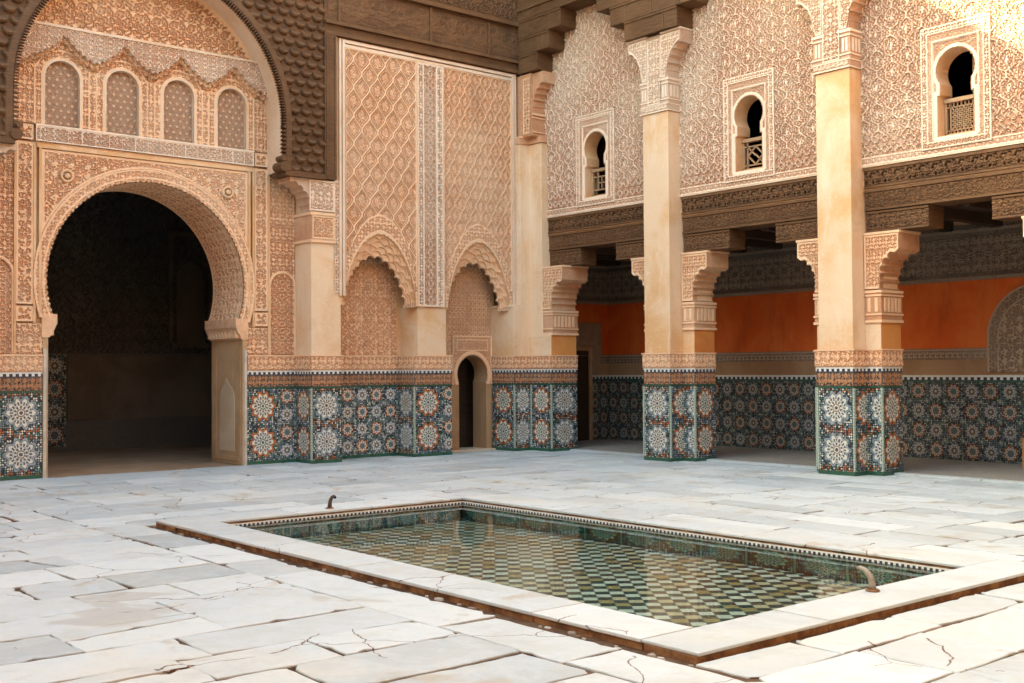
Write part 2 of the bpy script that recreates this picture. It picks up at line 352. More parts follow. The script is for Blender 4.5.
# portico floor: small herringbone-like bricks
m,nt,b=newmat('brick_paving',0.8,0.2)
sp=nt.nodes.new('ShaderNodeSeparateXYZ'); nt.links.new(objco(nt),sp.inputs[0]); X=E(nt,sp.outputs[0]); Y=E(nt,sp.outputs[1])
p=(X*0.707-Y*0.707)/0.10; q=(X*0.707+Y*0.707)/0.05
px_=(p+q.fl()*0.5); e=(px_-px_.fl()-0.5).op('ABSOLUTE').gt(0.45).mx((q-q.fl()-0.5).op('ABSOLUTE').gt(0.40))
wn=nt.nodes.new('ShaderNodeTexWhiteNoise'); wn.noise_dimensions='2D'; cb=nt.nodes.new('ShaderNodeCombineXYZ')
nt.links.new(px_.fl().s,cb.inputs[0]); nt.links.new(q.fl().s,cb.inputs[1]); nt.links.new(cb.outputs[0],wn.inputs['Vector']); rnd=E(nt,wn.outputs['Value'])
c=mix(nt,rnd,(0.30,0.235,0.18),(0.20,0.165,0.135)); c=mix(nt,e,c,(0.38,0.33,0.27)); setc(nt,b,c); M['brick']=m
# water: fresnel mirror over a clear greenish body
m=bpy.data.materials.new('clear_water'); m.use_nodes=True; nt=m.node_tree; nt.nodes.remove(nt.nodes['Principled BSDF'])
tr=nt.nodes.new('ShaderNodeBsdfTransparent'); tr.inputs[0].default_value=(0.86,0.93,0.89,1); gl=nt.nodes.new('ShaderNodeBsdfGlossy'); gl.inputs['Roughness'].default_value=0.015
fr=nt.nodes.new('ShaderNodeFresnel'); fr.inputs[0].default_value=1.33; ms=nt.nodes.new('ShaderNodeMixShader')
bn=nt.nodes.new('ShaderNodeBump'); bn.inputs['Distance'].default_value=0.002; bn.inputs['Strength'].default_value=0.4
nn=noise(nt,5,2,0.5); nt.links.new(nn.s,bn.inputs['Height']); nt.links.new(bn.outputs[0],gl.inputs['Normal']); nt.links.new(bn.outputs[0],fr.inputs['Normal'])
nt.links.new(fr.outputs[0],ms.inputs[0]); nt.links.new(tr.outputs[0],ms.inputs[1]); nt.links.new(gl.outputs[0],ms.inputs[2]); nt.links.new(ms.outputs[0],nt.nodes['Material Output'].inputs[0]); M['water']=m
M['glaze_dark']=mat_plain('oxidised_screen',(0.14,0.095,0.065),0.6,0.3,0.4,20)

# ------------------------------------------------------------------ carved patterns (numpy): return 0..1
def ss(x,a,b):
    t=np.clip((x-a)/(b-a),0,1); return t*t*(3-2*t)
def tri(x): return np.abs((x%1.0)-0.5)*2
def arab(u,v,s,k=1.5,ph=0.0):
    x=u/s*2*pi; y=v/s*2*pi
    P=np.sin(x)*np.sin(y)+0.55*np.sin(2*x+0.8*np.sin(y)+ph)*np.sin(y*1.5+1.1*np.cos(x))+0.35*np.cos(x+2.2*y)*np.cos(x-2.2*y)
    f=np.cos(2*pi*P*k*0.62); g=np.cos(2*pi*P*k*0.62+1.4*np.sin(2*x)*np.cos(2*y)*2)
    return ss(0.65*f+0.45*g,-0.15,0.55)
def sebka(u,v,w,h):
    a=u/w; t=v/h
    tr=2*np.abs(2*((t%1.0)-.5))-1; wv=.25*(.62*tr+.38*np.sin(2*pi*(t-.25))*-1*-1) if False else .25*(.25*tr+.75*np.cos(2*pi*t))
    def near(x): f=x%1.0; return np.minimum(f,1-f)
    d=np.minimum(near(a-wv),near(a-.5+wv))
    rib=(1-ss(d,.030,.075))*.85; line=(1-ss(np.abs(d-.135),.012,.04))*.75
    def cell(cx,ct):
        hx=((a-cx+.5)%1.0-.5); hy=((t-ct+.5)%1.0-.5); r=np.sqrt((hx*1.9)**2+((hy+.02)*1.7)**2); an=np.arctan2(hy+.12,hx)
        lf=ss(.36+.08*np.cos(6*an-pi/2)-r,-.02,.07)*(.62+.38*np.cos(r*46)); return lf*(np.abs(hx)<.45)
    leaf=np.maximum(cell(.75,0.0),cell(.25,.5))*.85
    fill=.5*ss(np.sin(u*2*pi/.052)*np.sin(v*2*pi/.058+np.sin(u*90)),.1,.6)*(d>.1)
    return np.maximum.reduce([rib,line,leaf,fill])
def starnet(u,v,s):
    u=u+.012*np.sin(v*7.3+1.1)+.006*np.sin(v*19+u*11); v=v+.012*np.sin(u*6.1)+.006*np.sin(u*23-v*9)
    x=u/s*2*pi; y=v/s*2*pi*0.72
    g=np.cos(x*1.155)+np.cos(x*0.577+y)+np.cos(x*0.577-y)+0.30*np.cos(2*x*.577)*np.cos(2*y)
    net=1-ss(np.abs(g+.45),.10,.24); ros=1-ss(np.abs(g-2.0),.10,.22); eye=.7*ss(g,2.9,3.1); stem=(1-ss(np.abs(np.sin(x*.577)),.10,.22))*ss(np.cos(2*y),-.3,.2)
    fill=.58*ss(np.cos(x*3.46*1.5+1.2*np.sin(y*2))*np.cos(y*4.5+.9*np.sin(x*1.155)),-.05,.35)
    fill=np.maximum(fill,.6*(1-ss(np.abs(np.sin(y*6+2*np.cos(x*3.46))),.2,.5)))
    return np.maximum.reduce([net,ros*.9,eye,stem*.85,fill*(np.abs(g-2.0)>.3)*(np.abs(g+.45)>.28)])
def geo(u,v,s):
    x=u/s*2*pi; y=v/s*2*pi; g=np.cos(x)+np.cos(y)+0.7*np.cos(2*x)*np.cos(2*y)
    o=np.zeros_like(g)
    for c in (-0.9,0.1,0.9): o=np.maximum(o,1-ss(np.abs(g-c),0.10,0.28))
    return o
def script(u,v,h):
    """flowing carved letter strokes across a band of height h (v from 0)"""
    t=v/h; x=u/h
    a=np.sin(x*5.1+2.2*np.sin(x*1.7)+1.5*np.sin(t*5)); st=1-ss(np.abs(a),0.28,0.5)
    base=1-ss(np.abs(t-0.32-0.10*np.sin(x*4.3)-0.05*np.sin(x*9.7)),0.06,0.13)
    loop=1-ss(np.abs(np.sqrt(((x*1.3)%1.0-0.5)**2+((t-0.62)*0.9)**2)-0.2),0.04,0.09)
    o=np.maximum.reduce([st*ss(t,0.2,0.3)*(1-ss(t,0.8,0.92)),base,loop*0.9])
    return o
def scales(u,v,su,sv):
    row=np.floor(v/sv); uu=(u/su+0.5*(row%2))%1.0-0.5; vv=(v/sv)%1.0-0.5
    r=np.sqrt((uu*2.25)**2+(vv*2.05)**2); r2_=np.sqrt((uu*2.7)**2+((vv-.24)*2.3)**2)
    return np.clip(np.clip(1-r,0,1)**.4*(.8-.35*vv)-.6*np.clip(1-r2_,0,1)**.5,0,1)
def H(pat,amp,off=0.0,lo=0.0): return lambda u,v: ((lambda p: (off+amp*p, p))(pat(u,v)))
def edge_frame(u,v,u0,u1,v0,v1,b):
    d=np.minimum(np.minimum(u-u0,u1-u),np.minimum(v-v0,v1-v)); return 1-ss(d,b*0.75,b)

def off_poly(pts, off):
    P=[np.array(p,float) for p in pts]; N=[]
    for a,b in zip(P[:-1],P[1:]):
        d=(b-a)/np.linalg.norm(b-a); N.append(np.array([d[1],-d[0]]))
    out=[]
    for i,p in enumerate(P):
        if i==0: n=N[0]; k=1
        elif i==len(P)-1: n=N[-1]; k=1
        else: n=N[i-1]+N[i]; k=2/max(0.2,n@n)
        out.append(p+n*off*k)
    return out
def ribbon(mb, pts, z0, z1, off, mat=0, rel=0.5, back=0.0, uvscale=None):
    A=off_poly(pts,off); B=off_poly(pts,back) if back==0 else off_poly(pts,back); L=0
    for i in range(len(A)-1):
        a,b,c,d=A[i],A[i+1],B[i],B[i+1]; l=np.linalg.norm(b-a)
        uv=None
        if uvscale: uv=[(L*uvscale,0),((L+l)*uvscale,0),((L+l)*uvscale,1),(L*uvscale,1)]
        L+=l
        mb.quad((*a,z0),(*b,z0),(*b,z1),(*a,z1),uv,mat,rel)
        uv0=[(0,.05)]*4 if uvscale else None
        mb.quad((*a,z1),(*b,z1),(*d,z1),(*c,z1),uv0,mat,rel); mb.quad((*a,z0),(*c,z0),(*d,z0),(*b,z0),uv0,mat,rel)
    for i in (0,-1): mb.quad((*A[i],z0),(*A[i],z1),(*B[i],z1),(*B[i],z0),[(0,.05)]*4 if uvscale else None,mat,rel)
def ribbon_relief(mb, pts, z0, z1, off, pat, amp, res=0.012, mat=0):
    A=off_poly(pts,off); L=0
    for a,b in zip(A[:-1],A[1:]):
        l=np.linalg.norm(b-a); d=(b-a)/l; n=np.array([d[1],-d[0]])
        def mp(u,v,h,a=a,d=d,n=n): return (a[0]+d[0]*u+n[0]*h, a[1]+d[1]*u+n[1]*h, v)
        def hf(u,v,L=L,l=l):
            p=pat(u+L,v-z0); f=ss(np.minimum(np.minimum(v-z0,z1-v),np.minimum(u,l-u)),0,0.012); return amp*p*f, p*f
        mb.relief(0,l,z0,z1,res,hf,mp,mat=mat); L+=l
def dado(pts, cells, parent, strips=(), z1=1.30, zoff=0):
    """glazed tile dado on a wall polyline; cells per segment: (kind,n) lists"""
    mb=MB(); cu=0
    for (a,b),cl in zip(zip(pts[:-1],pts[1:]),cells):
        a=np.array(a,float); b=np.array(b,float); tot=sum(wd for _,wd,_ in cl); t=0
        for kind,wd,n in cl:
            p=a+(b-a)*t/tot; t+=wd; q=a+(b-a)*t/tot
            cnt=n; vn=2 if kind==0 else 4
            u0=cu if kind==0 else cu*1; 
            mb.quad((*p,0.06),(*q,0.06),(*q,z1),(*p,z1),[(u0,zoff),(u0+cnt,zoff),(u0+cnt,vn+zoff),(u0,vn+zoff)],kind)
            cu+=int(math.ceil(cnt))
    ribbon(mb,pts,0.0,0.06,0.012,2); ribbon(mb,pts,z1-0.012,z1+0.014,0.010,2)
    for i in strips:
        A=off_poly(pts,0.006)[i]; P=np.array(pts[i],float)
        x,y=A; k=0.015
        for dx0,dx1,dy0,dy1 in ((-k,k,-k,k),):
            V=[(x+dx0,y+dy0),(x+dx1,y+dy0),(x+dx1,y+dy1),(x+dx0,y+dy1)]
            for j in range(4):
                a=V[j]; b=V[(j+1)%4]
                mb.quad((*a,.06),(*b,.06),(*b,z1-.012),(*a,z1-.012),[(0,0),(1,0),(1,24),(0,24)],3)
    o=mb.build('tile_dado',[M['zb'],M['zs'],M['green'],M['gstrip']],parent)
    mb=MB(); ribbon_relief(mb,pts,z1+0.014,1.525,0.004,lambda u,v:np.maximum(script(u*1.7,v,0.21)*.6,arab(u*1.3,v,.15,.8)),0.014); ribbon(mb,pts,z1+0.016,1.523,0.001)
    mb.build('inscription_band',M['script'],parent)
    mb=MB(); ribbon(mb,pts,1.525,1.60,0.012,0,0.5,0.0,11.0); mb.build('merlon_tiles',M['merlon'],parent)
    mb=MB(); ribbon(mb,pts,1.60,1.85,0.022,0,0.2); ribbon_relief(mb,pts,1.605,1.835,0.023,lambda u,v:arab(u,v+3,0.17,1.0),0.012)
    ribbon(mb,pts,1.838,1.862,0.036,0,0.8)
    mb.build('stucco_ledge',M['stucco'],parent)
def scallop(pts, n, depth):
    """replace a path by n concave lobes bulging to its left"""
    P=np.array(pts,float); seg=np.r_[0,np.cumsum(np.linalg.norm(np.diff(P,axis=0),axis=1))]; out=[]
    for i in range(n*7+1):
        t=i/7; s=seg[-1]*i/(n*7); p=np.array([np.interp(s,seg,P[:,0]),np.interp(s,seg,P[:,1])])
        e=seg[-1]*1e-3; q=np.array([np.interp(min(s+e,seg[-1]),seg,P[:,0])-np.interp(max(s-e,0),seg,P[:,0]),np.interp(min(s+e,seg[-1]),seg,P[:,1])-np.interp(max(s-e,0),seg,P[:,1])])
        q/=np.linalg.norm(q)+1e-9; nrm=np.array([-q[1],q[0]])
        out.append(tuple(p+nrm*depth*math.sin(pi*(t%1.0))**0.6))
    return out

YB, YF, XF, XB = 17.83, 17.25, 14.60, 14.92
CX = 7.30                                     # axis of the gateway and of the pool

# ------------------------------------------------------------------ ground
mb=MB(); mb.box(-60,60,-60,60,-3.0,-0.75); tag(mb.build('ground',M['dirt']),kind='structure')
PX0,PX1,PY0,PY1=5.20,8.40,4.57,11.02           # pool opening
OX0,OX1,OY0,OY1=4.77,8.90,4.16,11.52           # outer edge of the coping
mb=MB()
for x0,x1,y0,y1 in ((-3.2,OX0+.1,-2.6,18.9),(OX1-.1,15.32,-2.6,18.9),(OX0+.1,OX1-.1,-2.6,OY0+.1),(OX0+.1,OX1-.1,OY1-.1,18.9)): mb.box(x0,x1,y0,y1,-0.35,-0.013)
tag(mb.build('joint_bed',M['dirt']),kind='structure')
slab=MB()
def add_slab(x0,x1,y0,y1,split=True):
    gap=abs(random.gauss(0.003,0.006))+0.0045
    if split and random.random()<0.22 and (x1-x0)>.5 and (y1-y0)>.35:      # a cracked slab
        if random.random()<.5:
            c=random.uniform(.3,.7); k=random.uniform(-.18,.18); poly(( (x0,y0),(x0+(x1-x0)*(c-k),y0),(x0+(x1-x0)*(c+k),y1),(x0,y1)),gap*.4); poly(((x0+(x1-x0)*(c-k),y0),(x1,y0),(x1,y1),(x0+(x1-x0)*(c+k),y1)),gap*.4)
        else:
            c=random.uniform(.3,.7); k=random.uniform(-.2,.2); poly(((x0,y0),(x1,y0),(x1,y0+(y1-y0)*(c+k)),(x0,y0+(y1-y0)*(c-k))),gap*.4); poly(((x0,y0+(y1-y0)*(c-k)),(x1,y0+(y1-y0)*(c+k)),(x1,y1),(x0,y1)),gap*.4)
        return
    poly(((x0,y0),(x1,y0),(x1,y1),(x0,y1)),gap)
def poly(P,gap):
    P=[np.array(p,float)+np.array([random.gauss(0,.011),random.gauss(0,.011)]) for p in P]; c=sum(P)/len(P); out=[]
    n=len(P); z=random.gauss(0,0.0012); tx,ty=random.gauss(0,.0014),random.gauss(0,.0014); tone=min(1,max(0,random.gauss(.60,.30)))
    chip=[random.random()<0.24 for _ in range(n)]
    for i in range(n):
        a=P[i]; b=P[(i+1)%n]; L=np.linalg.norm(b-a); d=(b-a)/L; nr=np.array([-d[1],d[0]])
        k=max(3,int(L/.07)); ph=random.uniform(0,6); 
        bow=random.gauss(0,.006)
        for j in range(k):
            t=j/k; w_=gap*(1.0+(1.1*max(0,math.sin(ph*2+t*L*3.1)) if abs(d[0])>.7 else 0))+0.004*math.sin(ph+t*L*7)+random.gauss(0,.0030)+bow*sin(pi*t)
            if chip[i] and t*L<.09: w_+= (0.09-t*L)*random.uniform(.3,.75)
            if chip[(i+1)%n] and (1-t)*L<.09: w_+=(0.09-(1-t)*L)*random.uniform(.25,.5)
            if random.random()<.035: w_+=random.uniform(.01,.04)
            tt=min(max(t,gap/L),1-gap/L); out.append(a+d*tt*L+nr*w_)
    zz=lambda p: z+tx*(p[0]-c[0])+ty*(p[1]-c[1])
    top=[(*(p+(c-p)*min(.5,.006/max(.05,np.linalg.norm(c-p)))),zz(p)) for p in out]; mid=[(*p,zz(p)-.005) for p in out]; bot=[(*p,-.03) for p in out]; m_=len(out)
    V=top+mid+bot; F=[list(range(m_))]+[[i,m_+i,m_+(i+1)%m_,(i+1)%m_] for i in range(m_)]+[[m_+i,2*m_+i,2*m_+(i+1)%m_,m_+(i+1)%m_] for i in range(m_)]
    slab.add(V,F,None,0,tone)
def rows(x0,x1,y0,y1,along,hr,lr):
    if along=='x':
        y=y0
        while y<y1-.02:
            h=random.uniform(*hr); 
            if y1-(y+h)<hr[0]*.7: h=y1-y
            x=x0-random.uniform(0,.5)
            x=x0
            first=True
            while x<x1-.02:
                l=random.uniform(*lr)*(random.uniform(.4,1) if first else 1); first=False
                if x1-(x+l)<lr[0]*.5: l=x1-x
                add_slab(x,x+l,y,y+h); x+=l
            y+=h
    else:
        x=x0
        while x<x1-.02:
            h=random.uniform(*hr)
            if x1-(x+h)<hr[0]*.7: h=x1-x
            y=y0; first=True
            while y<y1-.02:
                l=random.uniform(*lr)*(random.uniform(.4,1) if first else 1); first=False
                if y1-(y+l)<lr[0]*.5: l=y1-y
                add_slab(x,x+h,y,y+l); y+=l
            x+=h
BX0=4.22
rows(-3.1,BX0,-2.5,17.78,'x',(.42,.72),(.65,1.35))
rows(BX0,OX0-.085,OY0-.45,OY1+.3,'y',(.6,.7),(.75,1.3))
rows(BX0,12.0,-2.5,OY0-.40,'x',(.38,.54),(.6,1.15))
rows(OX0-.03,12.0,OY0-.40,OY0-.02,'x',(.5,.6),(.85,1.2))
rows(OX1+.03,15.30,OY0-.02,12.2,'y',(.38,.62),(.7,1.6))
rows(12.0,15.30,-2.5,OY0-.02,'y',(.42,.68),(.9,1.7))
rows(BX0,OX1+.03,OY1+.07,17.80,'x',(.42,.66),(.65,1.5))
rows(OX1+.03,15.30,12.2,17.80,'x',(.42,.66),(.65,1.5))
tag(slab.build('courtyard_floor',M['marble']),kind='structure')

# ------------------------------------------------------------------ pool
pool=thing('pool',(6.8,7.8,0),'long rectangular sunken pool with white marble coping and tiled basin in the paving','pool')
def coping(side):
    mb=MB()
    if side in 'NS':
        y0,y1=(PY1,OY1) if side=='N' else (OY0,PY0); x=OX0
        while x<OX1-.01:
            l=random.uniform(.9,1.4)
            if OX1-(x+l)<.5: l=OX1-x
            z=.055+random.gauss(0,.002); yy=(y0-.015*(side=='N'),y1+.015*(side=='S'))
            mb.box(x+.004,x+l-.004,yy[0],yy[1],.03,z,0,random.uniform(.35,1)); mb.box(x+.004,x+l-.004,yy[0]+.012,yy[1]-.012,-.03,.03,1); x+=l
    else:
        x0,x1=(OX0,PX0) if side=='W' else (PX1,OX1); y=PY0+.018
        while y<PY1-.02:
            l=random.uniform(.9,1.5)
            if PY1-.018-(y+l)<.5: l=PY1-.018-y
            z=.055+random.gauss(0,.002)
            mb.box(x0-.0+(-.015 if side=='E' else 0),x1+(.015 if side=='W' else 0),y+.004,y+l-.004,.03,z,0,random.uniform(.35,1)); mb.box(x0+.012*(side=='W')-.003*(side=='E'),x1-.012*(side=='E')+.003*(side=='W'),y+.004,y+l-.004,-.03,.03,1); y+=l
    o=mb.build('coping',[M['marble'],M['edge']],pool)
    bv=o.modifiers.new('b','BEVEL'); bv.width=.006; bv.segments=2; bv.limit_method='ANGLE'
for s_ in 'NESW': coping(s_)
ZP=-0.23
mb=MB()
q0,q1,q2,q3=PX0+.008,PX1-.008,PY0+.008,PY1-.008
for pts in ([(q0,q2),(q0,q3)],[(q0,q3),(q1,q3)],[(q1,q3),(q1,q2)],[(q1,q2),(q0,q2)]):
    a,b=pts; L=math.dist(a,b); n=round(L/.52)
    mb.quad((*a,ZP+.02),(*b,ZP+.02),(*b,-.022),(*a,-.022),[(0,0.03),(n,0.03),(n,.97),(0,.97)],0)
    mb.quad((*a,-.022),(*b,-.022),(*b,.012),(*a,.012),[(0,0),(L*20,0),(L*20,1),(0,1)],1)
    for i in range(n+1):
        p=np.array(a)+(np.array(b)-np.array(a))*i/n; mb.box(p[0]-.012,p[0]+.012,p[1]-.012,p[1]+.012,ZP+.02,-.03,2)
mb.build('basin_wall',[M['zp'],M['merlon'],M['gstrip']],pool)
mb=MB(); mb.box(PX0-.2,PX1+.2,PY0-.2,PY1+.2,ZP-.1,ZP+.02); mb.build('basin_floor',M['checker'],pool)
mb=MB()
for k in range(70):
    if k<46: x=OX0-random.uniform(.01,.075); y=random.uniform(OY0,OY1+.1)
    else: x=random.uniform(OX0,OX1); y=OY1+random.uniform(.01,.06)
    r=random.uniform(.012,.034); n=6
    P=[(x+r*random.uniform(.6,1.2)*cos(2*pi*i/n),y+r*1.6*random.uniform(.6,1.2)*sin(2*pi*i/n)) for i in range(n)]
    h=random.uniform(.004,.022); mb.add([(*p,-.03) for p in P]+[(x+(a-x)*.7,y+(b-y)*.7,-.02+h) for a,b in P],[list(range(n,2*n))]+[[i,(i+1)%n,n+(i+1)%n,n+i] for i in range(n)],None,0,random.random())
tag(mb.build('rubble',M['rubble']),kind='stuff')
mb=MB(); mb.quad((PX0,PY0,-.016),(PX1,PY0,-.016),(PX1,PY1,-.016),(PX0,PY1,-.016)); tag(mb.build('water',M['water']),kind='structure')

def spout(loc,dirn,label,mat):
    t=thing('water_spout',loc,label,'spout'); x,y,z=loc; d=dirn
    mb=MB(); P=[(x,y,z),(x,y+d*.004,z+.05),(x,y+d*.02,z+.095),(x,y+d*.055,z+.128),(x,y+d*.095,z+.14),(x,y+d*.115,z+.132)]
    mb.tube(P,[.026,.023,.021,.019,.018,.017],12); o=mb.build('curved_pipe',mat,t,True)
    mb=MB(); mb.tube([(x,y,z-.002),(x,y,z+.008)],[.05,.042],14); mb.build('base_collar',M['edge'],t)
    mb=MB(); e=P[-1]; mb.tube([(e[0],e[1]+d*.002,e[2]-.004),(e[0],e[1]+d*.008,e[2]-.008)],.012,10); mb.build('mouth',M['black'],t)
M['bronze']=mat_plain('dark_bronze',(0.10,0.06,0.035),0.5,0.4,0.6,30); M['spout_stone']=mat_plain('grey_brass',(0.30,0.24,0.18),0.4,0.5,0.5,25)
spout((6.86,11.14,.06),-1,'dark curved bronze water spout on the far end of the pool coping','')if False else None
spout((6.62,11.13,.062),-1,'dark bronze hooked water spout on the far pool coping below the niche wall',M['bronze'])
spout((6.97,4.50,.062),1,'pale grey curved water spout on the near short coping of the pool',M['spout_stone'])

# ------------------------------------------------------------------ gateway to the prayer hall
gate=thing('gateway',(CX,YB,0),'carved stucco gateway wall with a wide dark horseshoe arch and four small arched windows','gateway')
AR,AZc=1.625,3.01; HW=1.60                         # horseshoe arch
def sd_arch(u,v,R_=AR,hw=HW,zc=AZc):
    c=np.sqrt((u-CX)**2+(v-zc)**2)-R_; imp=2.16
    bx=np.maximum(np.abs(u-CX)-np.where(v<imp,hw,hw-.09),v-2.48)
    return np.minimum(c,bx)
def teeth(u,v,n,a): return a*(tri(np.arctan2(v-AZc,u-CX)/(2*pi)*n)-.5)
BC=(CX-.115,5.78)                                   # centre of the great cedar arch
def sd_big(u,v,r): return np.where(v<BC[1],np.abs(u-BC[0])-r,np.sqrt((u-BC[0])**2+(v-BC[1])**2)-r)
XL,XR=4.66,9.91
# backing wall with the arch cut through
mb=MB()
def hb(u,v): return (0*u-0.03,0*u+.1)
mb.relief(XL,XR,0.0,8.6,.05,hb,onA(YB),lambda u,v: np.minimum(sd_arch(u,v),np.maximum(np.abs(u-CX)-1.8,np.maximum(5.3-v,v-6.45))),0)
mb.quad((CX-1.9,YB+.12,5.2),(CX+1.9,YB+.12,5.2),(CX+1.9,YB+.12,6.5),(CX-1.9,YB+.12,6.5))
wall_g=mb.build('back_plaster',M['plain_stucco'],gate)
# spandrels
PX_0,PX_1=CX-1.70,CX+1.70
def k_sp(u,v): return sd_arch(u,v)-.20
def h_sp(u,v):
    p=arab(u-CX,v,.25,1.2); e=edge_frame(u,v,PX_0,PX_1,2.2,4.98,.05); e=np.maximum(e,1-ss(sd_arch(u,v)-.2,.03,.045))
    return .006+.022*np.maximum(p*(1-e),e*.9), np.maximum(p*(1-e),e)
mb=MB(); mb.relief(PX_0,PX_1,2.42,4.98,.0115,h_sp,onA(YB),k_sp); mb.build('spandrel_panel',M['stucco'],gate)
# archivolt with toothed inner edge
def h_av(u,v):
    d=sd_arch(u,v); b=np.maximum(1-ss(np.abs(d-.185),.012,.02),1-ss(np.abs(d-.06),.01,.018)); p=arab(u,v,.12,.8)*.7
    return .034+.014*np.maximum(b,p), np.maximum(b,p)
mb=MB(); mb.relief(CX-1.9,CX+1.9,2.42,4.9,.0115,h_av,onA(YB),lambda u,v: np.minimum(sd_arch(u,v)-teeth(u,v,120,.03)-.004,.205-sd_arch(u,v)))
th=np.linspace(R(-19.5),R(199.5),160)
mb.strip([(CX+(AR+.205)*cos(a),YB-.05,AZc+(AR+.205)*sin(a)) for a in th],(0,.06,0))
mb.build('archivolt',M['stucco'],gate)
# carved intrados of the arch
DEP=1.16
def mp_in(u,v,h): 
    a=R(-19.5)+u/AR; return (CX+(AR-h+.004)*np.cos(a), YB-.02+v, AZc+(AR-h+.004)*np.sin(a))
def h_in(u,v): 
    p=arab(u,v,.26,1.2); e=1-ss(np.minimum(v,DEP-v),.05,.065); return .012*np.maximum(p*(1-e),e), np.maximum(p*(1-e),e*.8)
mb=MB(); mb.relief(0,R(219)*AR,0,DEP,.014,h_in,mp_in); mb.build('intrados',M['stucco'],gate)
for sx in (-1,1):
    xj=CX+sx*HW
    mb=MB(); mb.box(xj,xj+sx*.08,YB-.034,YB+DEP,0,2.12); mb.box(xj-sx*.012,xj,YB+.10,YB+DEP-.12,0.06,.14)
    mb.box(xj-sx*.010,xj,YB+.03,YB+.13,.14,2.0); mb.box(xj-sx*.010,xj,YB+DEP-.2,YB+DEP-.08,.14,2.0)
    j=mb.build('jamb',M['jamb'],gate)
    mb=MB(); P=[(YB+.26,.22),(YB+DEP-.34,.22),(YB+DEP-.34,1.15),(YB+DEP-.40,1.28),(YB+DEP-.52,1.36),(YB+.58,1.48),(YB+.44,1.36),(YB+.32,1.28),(YB+.26,1.15)]
    mb.prism(P,lambda a,b,t: (xj-sx*t,a,b),-.01,.008); mb.build('jamb_panel',M['jamb_pale'],gate)
    mb=MB()                                        # impost corbel under the springing
    P=[(0,2.12),(.03,2.14),(.05,2.20),(.09,2.24),(.11,2.30),(.13,2.33),(.13,2.478),(-.10,2.478),(-.10,2.12)]
    mb.prism(P,lambda a,b,t: (xj-sx*a,t,b),YB-.045,YB+DEP)
    for i in range(9): mb.box(xj-sx*.03,xj-sx*.10,YB+.02+i*.125,YB+.09+i*.125,2.155,2.29,0,.9)
    mb.build('impost',M['stucco'],gate)
    mb=MB(); mb.box(xj+sx*.030,xj+sx*.075,YB-.05,YB-.036,0,1.95); mb.build('edge_trim',M['white'],gate)
    # framing strips
    a0,a1=(CX+1.83,CX+2.07) if sx>0 else (CX-2.07,CX-1.83)
    mb=MB(); mb.relief(a0,a1,2.62,5.06,.0115,lambda u,v:(lambda p,e:(.012+.026*np.maximum(p*(1-e),e),np.maximum(p*(1-e),e)))(arab(u-(a0+a1)/2,v,.21,1.0,.6),edge_frame(u,v,a0,a1,2.62,5.06,.028)),onA(YB))
    mb.relief(a0,a1,2.36,2.59,.0115,lambda u,v:(lambda p,e:(.012+.026*np.maximum(p*(1-e),e),np.maximum(p*(1-e),e)))(arab(u-(a0+a1)/2,v-2.475,.2,.8),edge_frame(u,v,a0,a1,2.36,2.59,.028)),onA(YB))
    mb.relief(a0,a1,5.10,5.33,.0115,lambda u,v:(lambda p,e:(.012+.026*np.maximum(p*(1-e),e),np.maximum(p*(1-e),e)))(arab(u-(a0+a1)/2,v-5.2,.2,.8),edge_frame(u,v,a0,a1,5.1,5.33,.028)),onA(YB))
    mb.build('carved_strip',M['stucco'],gate)
    b0,b1=(CX+1.62,CX+2.07) if sx>0 else (CX-2.07,CX-1.62)
    mb=MB(); mb.relief(b0+.02*(sx>0),b1-.02*(sx<0),1.86,2.33,.0115,H(lambda u,v:arab(u,v,.16,.9),.02,.004),onA(YB),lambda u,v:np.abs(u-CX)-HW-.02); mb.build('lower_panel',M['stucco'],gate)
    mb=MB()
    xm=[CX+sx*q for q in (1.705,1.745,1.785,1.825)]
    mb.box(xm[0],xm[1],YB-.045,YB,2.42,5.03); mb.box(xm[2],xm[3],YB-.038,YB,2.34,5.06); mb.box(CX+sx*2.075,CX+sx*2.105,YB-.05,YB,1.87,5.36)
    mb.build('moulding',M['plain_stucco'],gate)
    # side panel with a shallow blind niche
    c0,c1=(CX+2.11,XR) if sx>0 else (XL,CX-2.11); cm=(c0+c1)/2; hw=(c1-c0)/2-.02
    def sdn(u,v): return np.minimum(np.sqrt((u-cm)**2+(v-3.05)**2)-hw,np.maximum(np.abs(u-cm)-hw,v-3.05))
    def hn(u,v):
        d=sdn(u,v); ring=1-ss(np.abs(d-.02),.018,.028); ins=ss(-d,0,.01); p=np.where(d<0,geo(u-cm,v,.12),arab(u,v,.13,.9))
        return .004+.022*p*(1-ring)+ring*.04+.0*ins-.012*ins, np.maximum(p*.8*(1-ring),ring)
    mb=MB(); mb.relief(c0,c1,1.86,5.3,.0115,hn,onA(YB)); mb.build('blind_niche',M['stucco'],gate)
mb=MB(); mb.box(PX_0-.08,PX_1+.08,YB-.05,YB,4.99,5.05); mb.box(PX_0-.08,PX_1+.08,YB-.03,YB,5.05,5.075); mb.build('moulding',M['plain_stucco'],gate)
mb=MB(); b0,b1=CX-1.80,CX+1.80
mb.relief(b0,b1,5.09,5.32,.0115,lambda u,v:(lambda p,e:(.02+.024*np.maximum(p*(1-e),e),np.maximum(p*(1-e),e)))(np.maximum(geo(u,v,.085)*.8,1-ss(np.abs(tri(u/.42)-.5),.02,.05)),edge_frame(u,v,b0,b1,5.09,5.32,.022)),onA(YB-.02)); mb.box(b0,b1,YB-.03,YB,5.075,5.085); mb.box(b0,b1,YB-.07,YB,5.322,5.35,0,.8)
mb.build('window_sill_band',M['stucco_pale'],gate)
